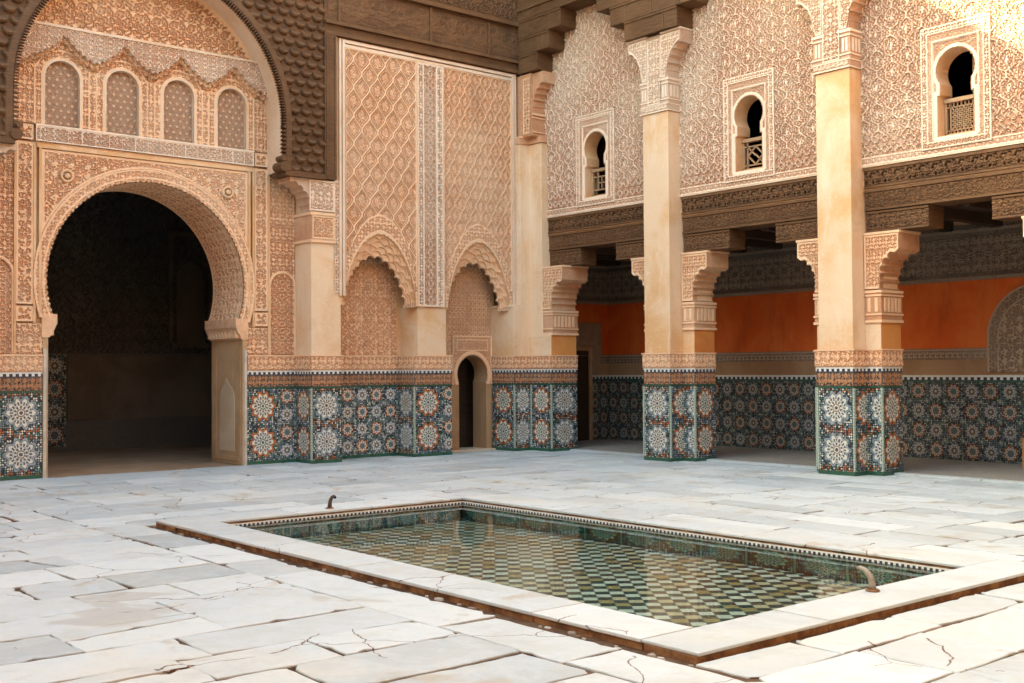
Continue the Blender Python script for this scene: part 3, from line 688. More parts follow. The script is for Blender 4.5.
# four screened windows
WC=[CX+(i-1.5)*.935 for i in range(4)]; WW=.26
def sdw(u,v,c): return np.minimum(np.sqrt((u-c)**2+(v-6.10)**2)-WW,np.maximum(np.abs(u-c)-WW,v-6.10))
def sdw_all(u,v): return np.minimum.reduce([sdw(u,v,c) for c in WC])
mb=MB()
def hwz(u,v):
    d=sdw_all(u,v); ring=np.maximum(1-ss(np.abs(d-.035),.018,.028),1-ss(np.abs(d-.15),.01,.018)); p=arab(u-CX,v,.14,.9); return .008+.02*p*(1-ring)+.032*ring, np.maximum(p*(1-ring),ring)
mb.relief(CX-2.2,CX+2.2,5.35,6.82,.0115,hwz,onA(YB),lambda u,v:np.minimum(sdw_all(u,v)-.012,2.2-np.abs(u-CX))); mb.build('window_surround',M['stucco'],gate)
for c in WC:
    mb=MB(); cur=[(c-WW,5.35),(c-WW,6.10)]+[(c+WW*cos(a),6.10+WW*sin(a)) for a in np.linspace(pi,0,20)]+[(c+WW,5.35)]
    mb.strip([(a,YB-.035,b_) for a,b_ in cur],(0,.10,0))
    for i in range(len(cur)-1):
        a,b_=cur[i],cur[i+1]
        oa=(c+(a[0]-c)*1.09,a[1]+(.022 if a[1]>6.1 else 0)); ob=(c+(b_[0]-c)*1.09,b_[1]+(.022 if b_[1]>6.1 else 0)); mb.quad((a[0],YB-.045,a[1]),(b_[0],YB-.045,b_[1]),(ob[0],YB-.045,ob[1]),(oa[0],YB-.045,oa[1]),None,0,.9)
    wo=mb.build('window',M['trim'],gate)
    mb=MB()
    def hscr(u,v):
        a=(u-c)/.115+.5; b_=v/.19; r1=np.sqrt((((a)%1)-.5)**2*.36+(((b_)%1)-.5)**2)*.19; r2_=np.sqrt((((a+.5)%1)-.5)**2*.36+(((b_+.5)%1)-.5)**2)*.19; r_=np.minimum(r1,r2_)
        s_=ss(.024-r_,-.006,.006); return .012*s_+.006*geo(u,v,.06)*(1-s_), s_+.25*geo(u,v,.06)*(1-s_)
    mb.relief(c-WW,c+WW,5.35,6.36,.01,hscr,onA(YB+.05),lambda u,v:-sdw(u,v,c)+.005); mb.build('screen',M['screen'] if 'screen' in M else M.setdefault('screen',mat_stucco('studded_screen',(0.56,0.33,0.18),(0.29,0.14,0.065),(0.40,0.22,0.115),.3,.9)),wo)
# stepped lambrequin over the windows
def pk(u):
    i=np.clip(np.floor((u-CX)/.935+2),0,3); d=np.abs(u-(CX+(i-1.5)*.935)); return 6.68-.77*d**1.0*np.where(d<.47,1,1)-.05*np.sin(np.clip(d/.47,0,1)*pi)
def kl(u,v,o=0.0): return v-(pk(u)+o+.05*(tri(u/.085)-.5))
for nm,o,yy in (('muqarnas_step',-.03,YB-.09),('lambrequin',.05,YB-.16)):
    mb=MB(); e0=sd_big
    mb.relief(CX-2.15,CX+2.15,6.2,6.83,.0115,(lambda u,v:(lambda p:(.018*p,p))(geo(u-CX,v,.075))),onA(yy),lambda u,v:np.minimum(kl(u,v,o),2.15-np.abs(u-CX)))
    us=np.linspace(CX-1.87,CX+1.87,500); mb.strip([(a,yy,pk(a)+o+.05*(tri(a/.085)-.5)) for a in us],(0,.085,0),0,.6)
    mb.build(nm,M['stucco_pale'] if nm=='lambrequin' else M['stucco'],gate)
mb=MB(); mb.box(CX-2.15,CX+2.15,YB-.19,YB,6.83,6.87,0,.9); mb.build('moulding',M['trim'],gate)
def htym(u,v):
    d=sd_big(u,v,2.11); t=.05*(tri(np.arctan2(v-BC[1],u-BC[0])/(2*pi)*130)-.5)
    rim=ss(d+t,-.01,.01); p=arab(u-CX,v,.30,1.3); return .01+.032*p*(1-rim)+.075*rim, np.maximum(p*(1-rim),rim*.75)
mb=MB(); mb.relief(CX-2.4,CX+2.35,6.87,8.25,.0125,htym,onA(YB),lambda u,v:2.29-np.hypot(u-BC[0],v-BC[1])); mb.build('tympanum',M['stucco'],gate)
mb=MB(); th=np.linspace(R(-12),R(192),140)
for k in range(len(th)-1):
    a,b_=th[k],th[k+1]
    def pt(t,r,y): return (BC[0]+r*cos(t),y,BC[1]+r*sin(t))
    mb.quad(pt(a,2.25,YB-.14),pt(b_,2.25,YB-.14),pt(b_,2.33,YB-.14),pt(a,2.33,YB-.14),None,0,.9)
    mb.quad(pt(a,2.25,YB-.14),pt(b_,2.25,YB-.14),pt(b_,2.25,YB),pt(a,2.25,YB),None,0,.9); mb.quad(pt(a,2.33,YB-.14),pt(b_,2.33,YB-.14),pt(b_,2.39,YB-.40),pt(a,2.39,YB-.40),None,0,.9)
mb.build('arch_moulding',M['trim'],gate)
for sx in (-1,1):
    c=CX+sx*1.33; mb=MB(); P=[]
    for k in range(25):
        a=2*pi*k/24; P.append((c+.085*cos(a),YB-.045,4.60+.085*sin(a)))
    mb.tube(P,.022,8,0,.8,False); mb.tube([(c,YB-.02,4.60),(c,YB-.075,4.60),(c,YB-.085,4.60)],[.05,.04,.02],14); mb.build('rosette',M['plain_stucco'],gate,True)
for sx in (-1,1):
    x0,x1=(CX+HW+.085,XR) if sx>0 else (XL,CX-HW-.085)
    n=(XR-(CX+HW+.085))
    if sx>0: dado([(x0,YB-.03),(x1,YB-.03)],[[(0,.60,1),(1,.34,1)]],gate)
    else: dado([(x0,YB-.03),(x1,YB-.03)],[[(1,.34,1),(0,.60,1)]],gate)

# prayer hall interior behind the arch
hallp=thing('prayer_hall',(CX,21.5,0),'dim prayer hall interior seen through the great horseshoe arch','room')
mb=MB(); x0,x1,y0,y1,z1=-2.0,16.5,YB+DEP,23.5,9.0
mb.quad((x0,y1,0),(x1,y1,0),(x1,y1,z1),(x0,y1,z1)); mb.quad((x0,y0,0),(x0,y1,0),(x0,y1,z1),(x0,y0,z1)); mb.quad((x1,y0,0),(x1,y1,0),(x1,y1,z1),(x1,y0,z1)); mb.quad((x0,y0,z1),(x1,y0,z1),(x1,y1,z1),(x0,y1,z1))
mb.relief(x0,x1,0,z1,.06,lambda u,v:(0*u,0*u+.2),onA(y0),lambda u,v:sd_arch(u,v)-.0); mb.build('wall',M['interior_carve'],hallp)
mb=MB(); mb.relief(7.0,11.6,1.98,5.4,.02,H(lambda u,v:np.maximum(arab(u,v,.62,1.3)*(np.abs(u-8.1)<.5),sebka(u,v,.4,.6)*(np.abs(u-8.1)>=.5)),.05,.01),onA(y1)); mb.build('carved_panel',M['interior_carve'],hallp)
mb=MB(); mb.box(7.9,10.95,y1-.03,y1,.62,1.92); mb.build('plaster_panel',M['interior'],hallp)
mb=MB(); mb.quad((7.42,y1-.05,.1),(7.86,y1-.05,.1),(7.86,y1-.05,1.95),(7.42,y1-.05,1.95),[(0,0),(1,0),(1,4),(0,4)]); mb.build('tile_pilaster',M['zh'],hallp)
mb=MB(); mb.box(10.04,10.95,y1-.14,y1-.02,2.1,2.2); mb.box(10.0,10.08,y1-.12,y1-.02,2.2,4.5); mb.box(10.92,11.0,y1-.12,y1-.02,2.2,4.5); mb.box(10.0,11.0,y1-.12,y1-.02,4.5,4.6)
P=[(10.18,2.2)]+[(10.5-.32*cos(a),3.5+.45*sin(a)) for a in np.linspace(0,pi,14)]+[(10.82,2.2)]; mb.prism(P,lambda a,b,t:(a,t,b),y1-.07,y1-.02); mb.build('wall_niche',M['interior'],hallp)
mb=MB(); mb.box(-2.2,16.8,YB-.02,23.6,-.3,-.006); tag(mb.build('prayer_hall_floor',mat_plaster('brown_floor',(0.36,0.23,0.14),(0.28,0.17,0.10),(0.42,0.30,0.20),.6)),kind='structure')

# ------------------------------------------------------------------ great cedar arch over the gateway
ced=thing('cedar_arch',(CX,YF,4.9),'huge dark carved cedar arch with scale pattern and toothed edge framing the gateway','arch')
SX0,SX1=2*BC[0]-10.13,10.13
mb=MB(); YW=YF-.05
def hsc(u,v): 
    p=scales(u,v,.215,.165); d=sd_big(u,v,2.19); e=1-ss(d,.10,.14); return .11*p*(1-e)+.06*e, np.where(e>.5,.4,p)
mb.relief(SX0,SX1,4.97,8.9,.0115,hsc,onA(YW),lambda u,v:sd_big(u,v,2.19)); mb.build('scale_spandrel',M['wood'],ced)
mb=MB()
for layer,(r_,tl,y_) in enumerate(((2.20,.085,YW-.04),(2.21,.06,YW+.05))):
    n=150
    for k in range(n):
        a=R(-2)+ (pi+R(4))*k/n; b_=a+(pi+R(4))/n*.72; c_=(a+b_)/2
        P=[(BC[0]+r_*cos(a),BC[1]+r_*sin(a)),(BC[0]+r_*cos(b_),BC[1]+r_*sin(b_)),(BC[0]+(r_-tl)*cos(c_),BC[1]+(r_-tl)*sin(c_))]
        mb.prism(P,lambda a,b,t:(a,t,b),y_-.02,y_+.05,0,.3)
    for sx in (-1,1):
        for k in range(11):
            z=5.72-k*.068; P=[(BC[0]+sx*r_,z),(BC[0]+sx*r_,z-.05),(BC[0]+sx*(r_-tl),z-.03)]; mb.prism(P,lambda a,b,t:(a,t,b),y_-.02,y_+.05,0,.3)
mb.build('toothed_fringe',M['wood'],ced)
mb=MB(); th=np.linspace(0,pi,90); cur=[(BC[0]+2.19,YW-.05,4.97)]+[(BC[0]+2.19*cos(a),YW-.05,BC[1]+2.19*sin(a)) for a in th]+[(BC[0]-2.19,YW-.05,4.97)]
mb.strip(cur,(0,.13,0),0,.2); mb.build('soffit',M['wood'],ced)
mb=MB(); mb.strip([(BC[0]+(x-BC[0])*.998,YW+.08,z) for x,y,z in cur],(0,.55,0),0,.8); mb.build('reveal',M['trim'],gate)
for sx in (-1,1):
    xa=BC[0]+sx*(SX1-BC[0]); mb=MB()
    mb.box(xa,xa+sx*.235,YW-.045,YW+.25,4.90,7.43,0,.3); mb.box(xa+sx*.03,xa+sx*.05,YW-.06,YW-.045,4.95,7.4); mb.box(xa+sx*.19,xa+sx*.21,YW-.06,YW-.045,4.95,7.4)
    mb.box(BC[0]+sx*2.17,xa,YW-.07,YW+.4,4.88,4.97,0,.4)
    mb.build('frame',M['wood'],ced)
    mb=MB(); mb.tube([(BC[0]+sx*2.15,YW-.09,5.03),(BC[0]+sx*2.15,YW+.2,5.03)],[.085,.085],16); mb.tube([(BC[0]+sx*2.12,YW-.11,5.16),(BC[0]+sx*2.12,YW+.1,5.16)],[.05,.05],12); mb.build('scroll_end',M['wood'],ced)

# ------------------------------------------------------------------ pier beside the gateway (carries the cedar arch)
pier=thing('gateway_pier',(10.2,YF,0),'cream plaster pier with scalloped bracket under the right end of the cedar arch','pier')
PXL,PXR=9.91,10.50
dado([(PXL,YB-.03),(PXL,YF),(PXR,YF)],[[(0,.6,1)],[(0,.6,1)]],pier,strips=(1,))
mb=MB(); mb.box(PXL+.004,PXR-.0,YF+.004,YB+.2,1.85,3.82); mb.box(PXL+.006,PXR,YF+.006,YB+.2,0,1.86); mb.box(10.36,PXR,YF+.01,YB+.2,3.8,4.95); mb.box(9.93,10.36,YF+.16,YB+.2,3.8,4.95); mb.build('shaft',M['shaft'],pier)
mb=MB(); mb.box(PXL-.012,10.36,YF-.02,YB,3.82,4.30,0,.3); mb.box(PXL-.03,10.37,YF-.04,YB,4.27,4.32,0,.9); mb.box(PXL-.025,10.37,YF-.035,YB,3.80,3.85,0,.9)
mb.relief(PXL,10.35,3.86,4.26,.0115,lambda u,v:(lambda p,e:(.02*np.maximum(p*(1-e),e),np.maximum(p*(1-e),e)))(geo(u,v,.11),edge_frame(u,v,PXL,10.35,3.86,4.26,.03)),onA(YF-.021)); mb.build('capital',M['stucco'],pier)
mb=MB(); cur=scallop([(PXL,4.32),(PXL-.06,4.55),(PXL-.22,4.72),(PXL-.38,4.80)],5,-.035)
P=[(10.36,4.32)]+cur+[(PXL-.42,4.80),(PXL-.42,4.885),(10.36,4.885)]; mb.prism(P,lambda a,b,t:(a,t,b),YF-.03,YF+.40,0,.3)
mb.relief(PXL-.06,10.35,4.34,4.87,.0115,lambda u,v:(lambda p,e:(.018*np.maximum(p*(1-e),e),np.maximum(p*(1-e),e)))(arab(u,v,.16,1),edge_frame(u,v,PXL-.06,10.35,4.34,4.87,.03)),onA(YF-.032)); mb.build('bracket',M['stucco_pale'],pier)
mb=MB(); mb.relief(10.365,PXR,2.95,4.9,.0115,lambda u,v:(lambda p,e:(.018*np.maximum(p*(1-e),e)+.004,np.maximum(p*(1-e),e)))(geo(u,v,.10),edge_frame(u,v,10.365,PXR,2.95,4.9,.022)),onA(YF)); mb.build('carved_strip',M['stucco_pale'],pier)
c=copy_tree(pier); c.location=(4.36,YF,0); c.scale=(-1,1,1); c['label']='cream plaster pier with scalloped bracket under the left end of the cedar arch'

# ------------------------------------------------------------------ niche wall right of the gateway
nw=thing('niche_wall',(12.4,YF,0),'tall carved stucco wall with two honeycomb blind arches and lozenge panels above','wall')
N=[(10.50,12.05),(12.90,14.31)]
WX0,WX1=10.38,14.50
def arch_pts(c,hw,z0,z1):
    """pointed horseshoe-like outline, left spring to right spring"""
    out=[]
    for t in np.linspace(-1,1,61):
        out.append((c+hw*t, z0+(z1-z0)*(1-abs(t)**1.9)**0.62))
    return out
def sd_parch(u,v,c,hw,z0,z1):
    t=np.clip(np.abs(u-c)/hw,0,1.0); zt=z0+(z1-z0)*(1-t**1.9)**0.62
    d=(v-zt)*0.62; d=np.where(np.abs(u-c)>hw,np.maximum(d,np.abs(u-c)-hw),d); return np.where(v<z0,np.abs(u-c)-hw,np.maximum(d,-9))
AC=[(11.31,.765),(13.56,.745)]
mb=MB(); mb.box(10.50,14.31,YB,YB+.25,0,4.6)     # recess back, opened for the door below
nwback=None
def kback(u,v): 
    c=13.82; o=np.minimum(np.sqrt((u-c)**2+(v-1.50)**2)-.42*.9,np.maximum(np.abs(u-c)-.34,v-1.50)); return o
mb=MB(); 
def hrec(u,v):
    p=np.where(u<12.5,arab(u-11.28,v,.30,1.5)*.55+.45*geo(u,v,.09),geo(u,v,.105)); return .022*p, p
mb.relief(10.50,12.05,1.86,4.35,.0115,hrec,onA(YB)); mb.build('recess_panel',M['stucco'],nw)
mb=MB(); mb.relief(12.90,14.31,1.86,4.35,.0115,hrec,onA(YB),lambda u,v:np.maximum(np.abs(u-13.82)-.51,v-2.24)); mb.build('recess_panel',M['stucco'],nw)
mb=MB(); mb.relief(10.45,14.4,0,4.6,.03,lambda u,v:(0*u-.005,0*u+.1),onA(YB),kback); mb.build('back_plaster',M['plain_stucco'],nw)
# upper wall face with arch openings
def k_up(u,v): return np.minimum.reduce([np.where(v<4.4,sd_parch(u,v,c,hw,2.80,4.02),9) for c,hw in AC])
P1=(10.585,12.10); P2=(12.72,14.38); ST=(12.12,12.70); Z0,Z1=2.76,7.27
def lozenge(w_,h_,x0,x1,amp,ac):
    def f(u,v):
        p=sebka(u-(x0+x1)/2,v-.1,w_,h_); d=sd_parch(u,v,ac[0],ac[1],2.80,4.02)
        band=ss(.225-d,0,.008); ring=np.maximum(1-ss(np.abs(d-.215),.012,.02),1-ss(np.abs(d-.03),.014,.022)); q=arab(u-ac[0],v,.13,.85)
        e=edge_frame(u,v,x0,x1,Z0,Z1,.02)
        r_=np.where(band>.5,np.maximum(q*.85,ring),np.maximum(p,e)); hgt=np.where(band>.5,.012+.018*np.maximum(q,ring),amp*np.maximum(p,e)); return hgt,r_
    return f
for (x0,x1),w_,h_,amp,ac,mt in ((P1,.335,.50,.034,AC[0],'stucco'),(P2,.25,.44,.024,AC[1],'stucco')):
    mb=MB(); mb.relief(x0,x1,Z0,Z1,.0105,lozenge(w_,h_,x0,x1,amp,ac),onA(YF),k_up); mb.build('lozenge_panel',M[mt],nw)
mb=MB(); mb.relief(WX0,WX1,2.74,7.5,.03,lambda u,v:(0*u-.012,0*u+.1),onA(YF),k_up)
for c,hw in AC:
    mb.strip([(a,YF-.01,b_) for a,b_ in arch_pts(c,hw,2.80,4.02)],(0,.16,0))
mb.build('upper_plaster',M['plain_stucco'],nw)
mb=MB(); xs0,xs1=ST
def hst(u,v):
    c=(xs0+xs1)/2; e=np.maximum(edge_frame(u,v,xs0,xs1,2.76,Z1,.03),1-ss(np.abs(np.abs(u-c)-.15),.014,.022)); p=np.where(np.abs(u-c)<.15,geo(u-c,v,.145),arab(u,v,.10,.7)); return .012+.028*np.maximum(p*(1-e),e),np.maximum(p*(1-e)*.9,e)
mb.relief(xs0,xs1,2.76,Z1,.0105,hst,onA(YF)); mb.build('carved_strip',M['stucco_pale'],nw)
mb=MB()
for x0,x1,z0,z1,o in ((10.515,10.565,2.9,7.40,.05),(10.455,10.50,2.9,7.42,.035),(12.10,12.118,2.76,7.27,.05),(12.702,12.72,2.76,7.27,.05),(14.385,14.43,2.8,7.40,.05),(14.45,14.50,2.8,7.42,.035)): mb.box(x0,x1,YF-o,YF,z0,z1,0,.9)
mb.box(10.565,14.385,YF-.05,YF,7.35,7.40,0,.9); mb.box(10.565,14.385,YF-.03,YF,7.275,7.33,0,.9); mb.build('frame_moulding',M['trim'],nw)
# honeycomb vaults: scalloped plates stepping back and down
for c,hw in AC:
    mb=MB()
    for k in range(1,6):
        y_=YF+.036*k-.016; sc=1-.034*k; dz=.082*k; n=11+(k%2)
        path=arch_pts(c,hw*sc,2.80-.01*k,4.02-dz)
        lob=scallop(path,n,.058); out=arch_pts(c,hw*1.02,2.80,4.06)
        lo=np.array(lob); ou=[(c+(a-c)*1.32,b_+.16*(1-abs(a-c)/hw)+.02) for a,b_ in lob]
        L=len(lo); V=[(a,y_,b_) for a,b_ in lo]+[(a,y_,b_) for a,b_ in ou]+[(a,y_+(.036 if k<5 else .06),b_) for a,b_ in lo]
        mb.add(V,[[i,i+1,L+i+1,L+i] for i in range(L-1)]+[[i,i+1,2*L+i+1,2*L+i] for i in range(L-1)],None,0,.62)
        for q in (0,-1): mb.box(lo[q][0]-(.12 if q==0 else 0),lo[q][0]+(.12 if q else 0),y_,y_+.05,2.74,2.84-.01*k)
    mb.build('honeycomb_vault',M['stucco'],nw)
# piers below the arches
dado([(10.50,YB-.03),(12.05,YB-.03),(12.05,YF),(12.90,YF)],[[(1,1.55,5)],[(0,.58,1)],[(0,.62,1),(1,.23,.7)]],nw,strips=(2,))
mb=MB(); mb.box(12.056,12.896,YF+.004,YB+.2,0,1.858); mb.box(12.14,12.785,YF+.006,YB+.2,1.8,2.76); mb.build('pilaster',M['shaft'],nw)
# doorway in the second recess
dr=thing('small_doorway',(13.82,YB,0),'small dark arched doorway in a stucco frame under the right blind arch','doorway')
DX0,DX1,DC=13.46,14.20,13.82
def sdd(u,v,g=0): 
    return np.minimum(np.sqrt((u-DC)**2+(v-1.50)**2)-(.37+g),np.maximum(np.abs(u-DC)-(.335+g),v-1.50))
mb=MB(); F0,F1=13.31,14.31
def hdr(u,v):
    d=sdd(u,v); e=edge_frame(u,v,F0,F1,1.2,2.26,.04); lab=1-ss(np.abs(np.maximum(np.abs(u-DC)-.38,np.abs(v-2.07)-.10)),.008,.016); ring=1-ss(np.abs(d-.05),.03,.04); p=geo(u,v,.07)*.6
    q=np.maximum.reduce([e,lab,ring]); return .03+.02*np.maximum(p*(1-q),q), np.maximum(p*(1-q),q)
mb.relief(F0,F1,1.30,2.26,.0105,hdr,onA(YB),lambda u,v:np.minimum(sdd(u,v)-.015*(tri(np.arctan2(v-1.5,u-DC)/(2*pi)*40)-.5),.5-np.abs(u-DC)+.0)); mb.strip([(F0,YB-.035,2.26),(F1,YB-.035,2.26)],(0,.04,0)); mb.build('stucco_frame',M['stucco'],dr)
mb=MB(); cur=[(DC-.335,0),(DC-.335,1.34)]+[(DC+.37*cos(a),1.50+.37*sin(a)) for a in np.linspace(R(205),R(-25),26)]+[(DC+.335,1.34),(DC+.335,0)]
mb.strip([(a,YB-.035,b_) for a,b_ in cur],(0,.42,0)); mb.box(DC+.335,14.29,YB-.04,YB-.01,0,1.31); mb.box(13.31,DC-.335,YB-.04,YB-.01,0,1.31); mb.build('jamb',M['door_jamb'],dr)
mb=MB(); mb.box(DC-.6,14.30,YB-.16,YB+.42,0,.035); mb.build('threshold',M['jamb_pale'],dr)
mb=MB(); mb.box(13.95,14.62,YB+.78,YB+.83,.02,2.1)
for k in range(3):
    for j in range(2): mb.box(13.99+j*.3,14.25+j*.3,YB+.765,YB+.78,.15+k*.62,.68+k*.62)
mb.build('door_leaf',M['wood_dark'],dr)
mb=MB(); a,b_,y0,y1=13.1,15.0,YB+.40,YB+1.5
mb.quad((a,y1,.62),(b_,y1,.62),(b_,y1,2.4),(a,y1,2.4)); mb.quad((a,y0,0),(a,y1,0),(a,y1,2.4),(a,y0,2.4)); mb.quad((b_,y0,0),(b_,y1,0),(b_,y1,2.4),(b_,y0,2.4)); mb.quad((a,y0,2.4),(b_,y0,2.4),(b_,y1,2.4),(a,y1,2.4)); mb.quad((a,y0,.004),(b_,y0,.004),(b_,y1,.004),(a,y1,.004)); mb.build('passage_wall',M['white'],dr)
mb=MB(); mb.quad((a,y1-.02,0),(b_,y1-.02,0),(b_,y1-.02,.62),(a,y1-.02,.62)); mb.build('passage_dado',M['jamb'],dr)

# ------------------------------------------------------------------ arcade piers
LOWC=scallop([(.0,2.74),(.02,2.96),(.09,3.13),(.23,3.26)],5,.05)
LOWP=LOWC+[(.26,3.26),(.32,3.31)]
_dd=np.linspace(0,.32,160); _zz=[]
for _d in _dd:
    zs=[a[1]+(b[1]-a[1])*(_d-a[0])/(b[0]-a[0]) for a,b in zip(LOWP[:-1],LOWP[1:]) if min(a[0],b[0])<=_d<=max(a[0],b[0]) and abs(a[0]-b[0])>1e-6]; _zz.append(max(zs) if zs else 3.3)
def lobe_z(d): return np.where(d<0,2.6,np.interp(d,_dd,_zz))
def bracket_low(mb, xw0, xw1, yside, sy, rel=.3):
    """scalloped corbel: from the wing face at yside out along sy"""
    P=[(-.30,2.74)]+LOWP+[(.32,3.55),(-.30,3.55)]
    mb.prism(P,lambda a,b,t:(t,yside+sy*a,b),xw0,xw1,0,rel)
def column(xc0, yc, label, group):
    t=thing('arcade_pier',(XF,yc,0),label,'pier',group)
    hy=.305; wy=.565; xw=XF+.33; xe=XF+.86
    pts=[(xe,yc+wy),(xw,yc+wy),(xw,yc+hy),(XF,yc+hy),(XF,yc-hy),(xw,yc-hy),(xw,yc-wy),(xe,yc-wy)]
    dado(pts,[[(0,.5,1)],[(0,.26,.46)],[(0,.33,.54)],[(0,.61,1)],[(0,.33,.54)],[(0,.26,.46)],[(0,.5,1)]],t,strips=(1,3,4,6))
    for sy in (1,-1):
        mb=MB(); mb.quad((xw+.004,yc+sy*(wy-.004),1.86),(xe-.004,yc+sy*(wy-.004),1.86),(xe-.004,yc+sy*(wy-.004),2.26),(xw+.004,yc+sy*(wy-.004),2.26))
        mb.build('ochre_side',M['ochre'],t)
    mb=MB(); mb.box(XF+.008,xw+.3,yc-hy+.008,yc+hy-.008,1.85,6.03); mb.build('shaft',M['shaft'],t)
    mb=MB(); mb.box(xw+.006,xe-.006,yc-wy+.006,yc+wy-.006,0,2.27); mb.box(xw+.13,xe-.03,yc-wy+.03,yc+wy-.03,2.2,4.2); mb.box(XF+.01,xe-.01,yc-hy+.01,yc+hy-.01,0,1.86); mb.build('wing',M['shaft'],t)
    for sy in (1,-1):
        ys=yc+sy*wy
        mb=MB(); mb.box(xw-.012,xe+.012,yc+sy*(hy+.005),ys+sy*.014,2.25,2.72,0,.25)
        for z0,z1 in ((2.25,2.29),(2.36,2.385),(2.64,2.665),(2.69,2.73)): mb.box(xw-.028,xe+.028,yc+sy*(hy+.004),ys+sy*.03,z0,z1,0,.85)
        for k in range(5): 
            x=xw+.06+k*.095; mb.box(x,x+.05,ys+sy*.014,ys+sy*.026,2.41,2.62,0,.9)
        for k in range(2): mb.box(xw-.024,xw-.012,yc+sy*(hy+.05+k*.12),yc+sy*(hy+.10+k*.12),2.41,2.62,0,.9)
        mb.build('corbel_base',M['stucco'],t)
        mb=MB(); bracket_low(mb,xw-.014,xe,ys,sy)
        # carved front face of the bracket
        u0,u1=(-(ys+.315),-(yc+hy+.01)) if sy>0 else (-(yc-hy-.01),-(ys-.315))
        Pc=0 if True else np.array([(-.30,2.74)]+scallop([(.0,2.74),(.02,2.96),(.10,3.13),(.26,3.26)],5,.045)+[(.30,3.26),(.37,3.31)])
        def kf(u,v): 
            d=sy*(-u-ys); return (v-lobe_z(d)-.006)*.6
        mb.relief(u0,u1,2.75,3.54,.0105,lambda u,v:(lambda p,e:(.018*np.maximum(p*(1-e),e),np.maximum(p*(1-e),e)))(arab(u,v,.105,1),np.maximum(edge_frame(u,v,u0,u1,2.75,3.54,.03),1-ss(kf(u,v),.02,.035))),onB(xw-.0145),kf)
        mb.box(xw-.035,xe+.02,yc+sy*(hy+.004),ys+sy*.335,3.55,3.585,0,.9)
        mb.build('bracket',M['stucco'],t)
    # upper capital
    mb=MB(); mb.box(XF-.012,XB-.03,yc-hy-.012,yc+hy+.012,6.03,6.16,0,.2); mb.box(XF-.02,XB-.03,yc-hy-.02,yc+hy+.02,6.03,6.05,0,.9); mb.box(XF-.02,XB-.03,yc-hy-.02,yc+hy+.02,6.145,6.165,0,.9)
    mb.relief(-(yc+hy),-(yc-hy),6.05,6.145,.0105,H(lambda u,v:script(u,v-6.05,.095),.014),onB(XF-.013)); mb.box(XF+.004,XB+.03,yc-hy,yc+hy,6.16,7.38,0,.2)
    mb.relief(-(yc+.15),-(yc-.15),6.17,7.30,.0105,lambda u,v:(lambda p,e:(.004+.018*np.maximum(p*(1-e),e),np.maximum(p*(1-e),e)))(arab(u+yc,v,.14,1),edge_frame(u,v,-(yc+.15),-(yc-.15),6.17,7.30,.022)),onB(XF))
    mb.build('capital',M['stucco_pale'],t)
    for sy in (1,-1):
        mb=MB(); a0=.16
        mb.box(XF-.005,XB+.02,yc+sy*a0,yc+sy*(hy+.02),6.17,6.60,0,.25)
        for z0,z1 in ((6.22,6.24),(6.50,6.52),(6.56,6.60)): mb.box(XF-.018,XB-.02,yc+sy*(a0-.005),yc+sy*(hy+.034),z0,z1,0,.9)
        for k in range(2): mb.box(XF-.014,XF-.005,yc+sy*(a0+.03+k*.06),yc+sy*(a0+.065+k*.06),6.27,6.47,0,.9)
        for k in range(3): mb.box(XF+.04+k*.08,XF+.085+k*.08,yc+sy*(hy+.02),yc+sy*(hy+.03),6.27,6.47,0,.9)
        cur=scallop([(hy,6.60),(hy+.03,6.80),(hy+.10,6.96),(hy+.20,7.08),(hy+.29,7.15)],5,.045)
        P=[(a0,6.60)]+cur+[(hy+.31,7.15),(hy+.31,7.375),(a0,7.375)]
        mb.prism(P,lambda a,b,t_:(t_,yc+sy*a,b),XF-.006,XB+.01,0,.3)
        u0,u1=(-(yc+hy+.30),-(yc+a0)) if sy>0 else (-(yc-a0),-(yc-hy-.30))
        def kf2(u,v):
            d=sy*(-u-yc); zl=np.interp(d,[0,hy-.04,hy,hy+.03,hy+.10,hy+.2,hy+.31],[6.5,6.6,6.72,6.88,7.03,7.13,7.18]); return (v-zl-.015)*.7
        mb.relief(u0,u1,6.61,7.34,.0105,lambda u,v:(lambda p,e:(.016*np.maximum(p*(1-e),e),np.maximum(p*(1-e),e)))(arab(u,v,.10,1),np.maximum(edge_frame(u,v,u0,u1,6.61,7.34,.022),1-ss(kf2(u,v),.015,.03))),onB(XF-.0065),kf2)
        mb.box(XF-.03,XB,yc+sy*a0,yc+sy*(hy+.325),7.375,7.40,0,.9)
        mb.build('upper_bracket',M['stucco_pale'],t)
    return t
GP='free-standing piers of the arcade'
col2=column(0,13.60,'tiled cream arcade pier standing second from the inner corner beyond the pool',GP)
for y,l in ((10.0,'nearest tall cream arcade pier with white and blue star tiles facing the pool'),(6.4,'arcade pier beyond the right edge of the view')):
    c=copy_tree(col2); c.location.y=y; c['label']=l
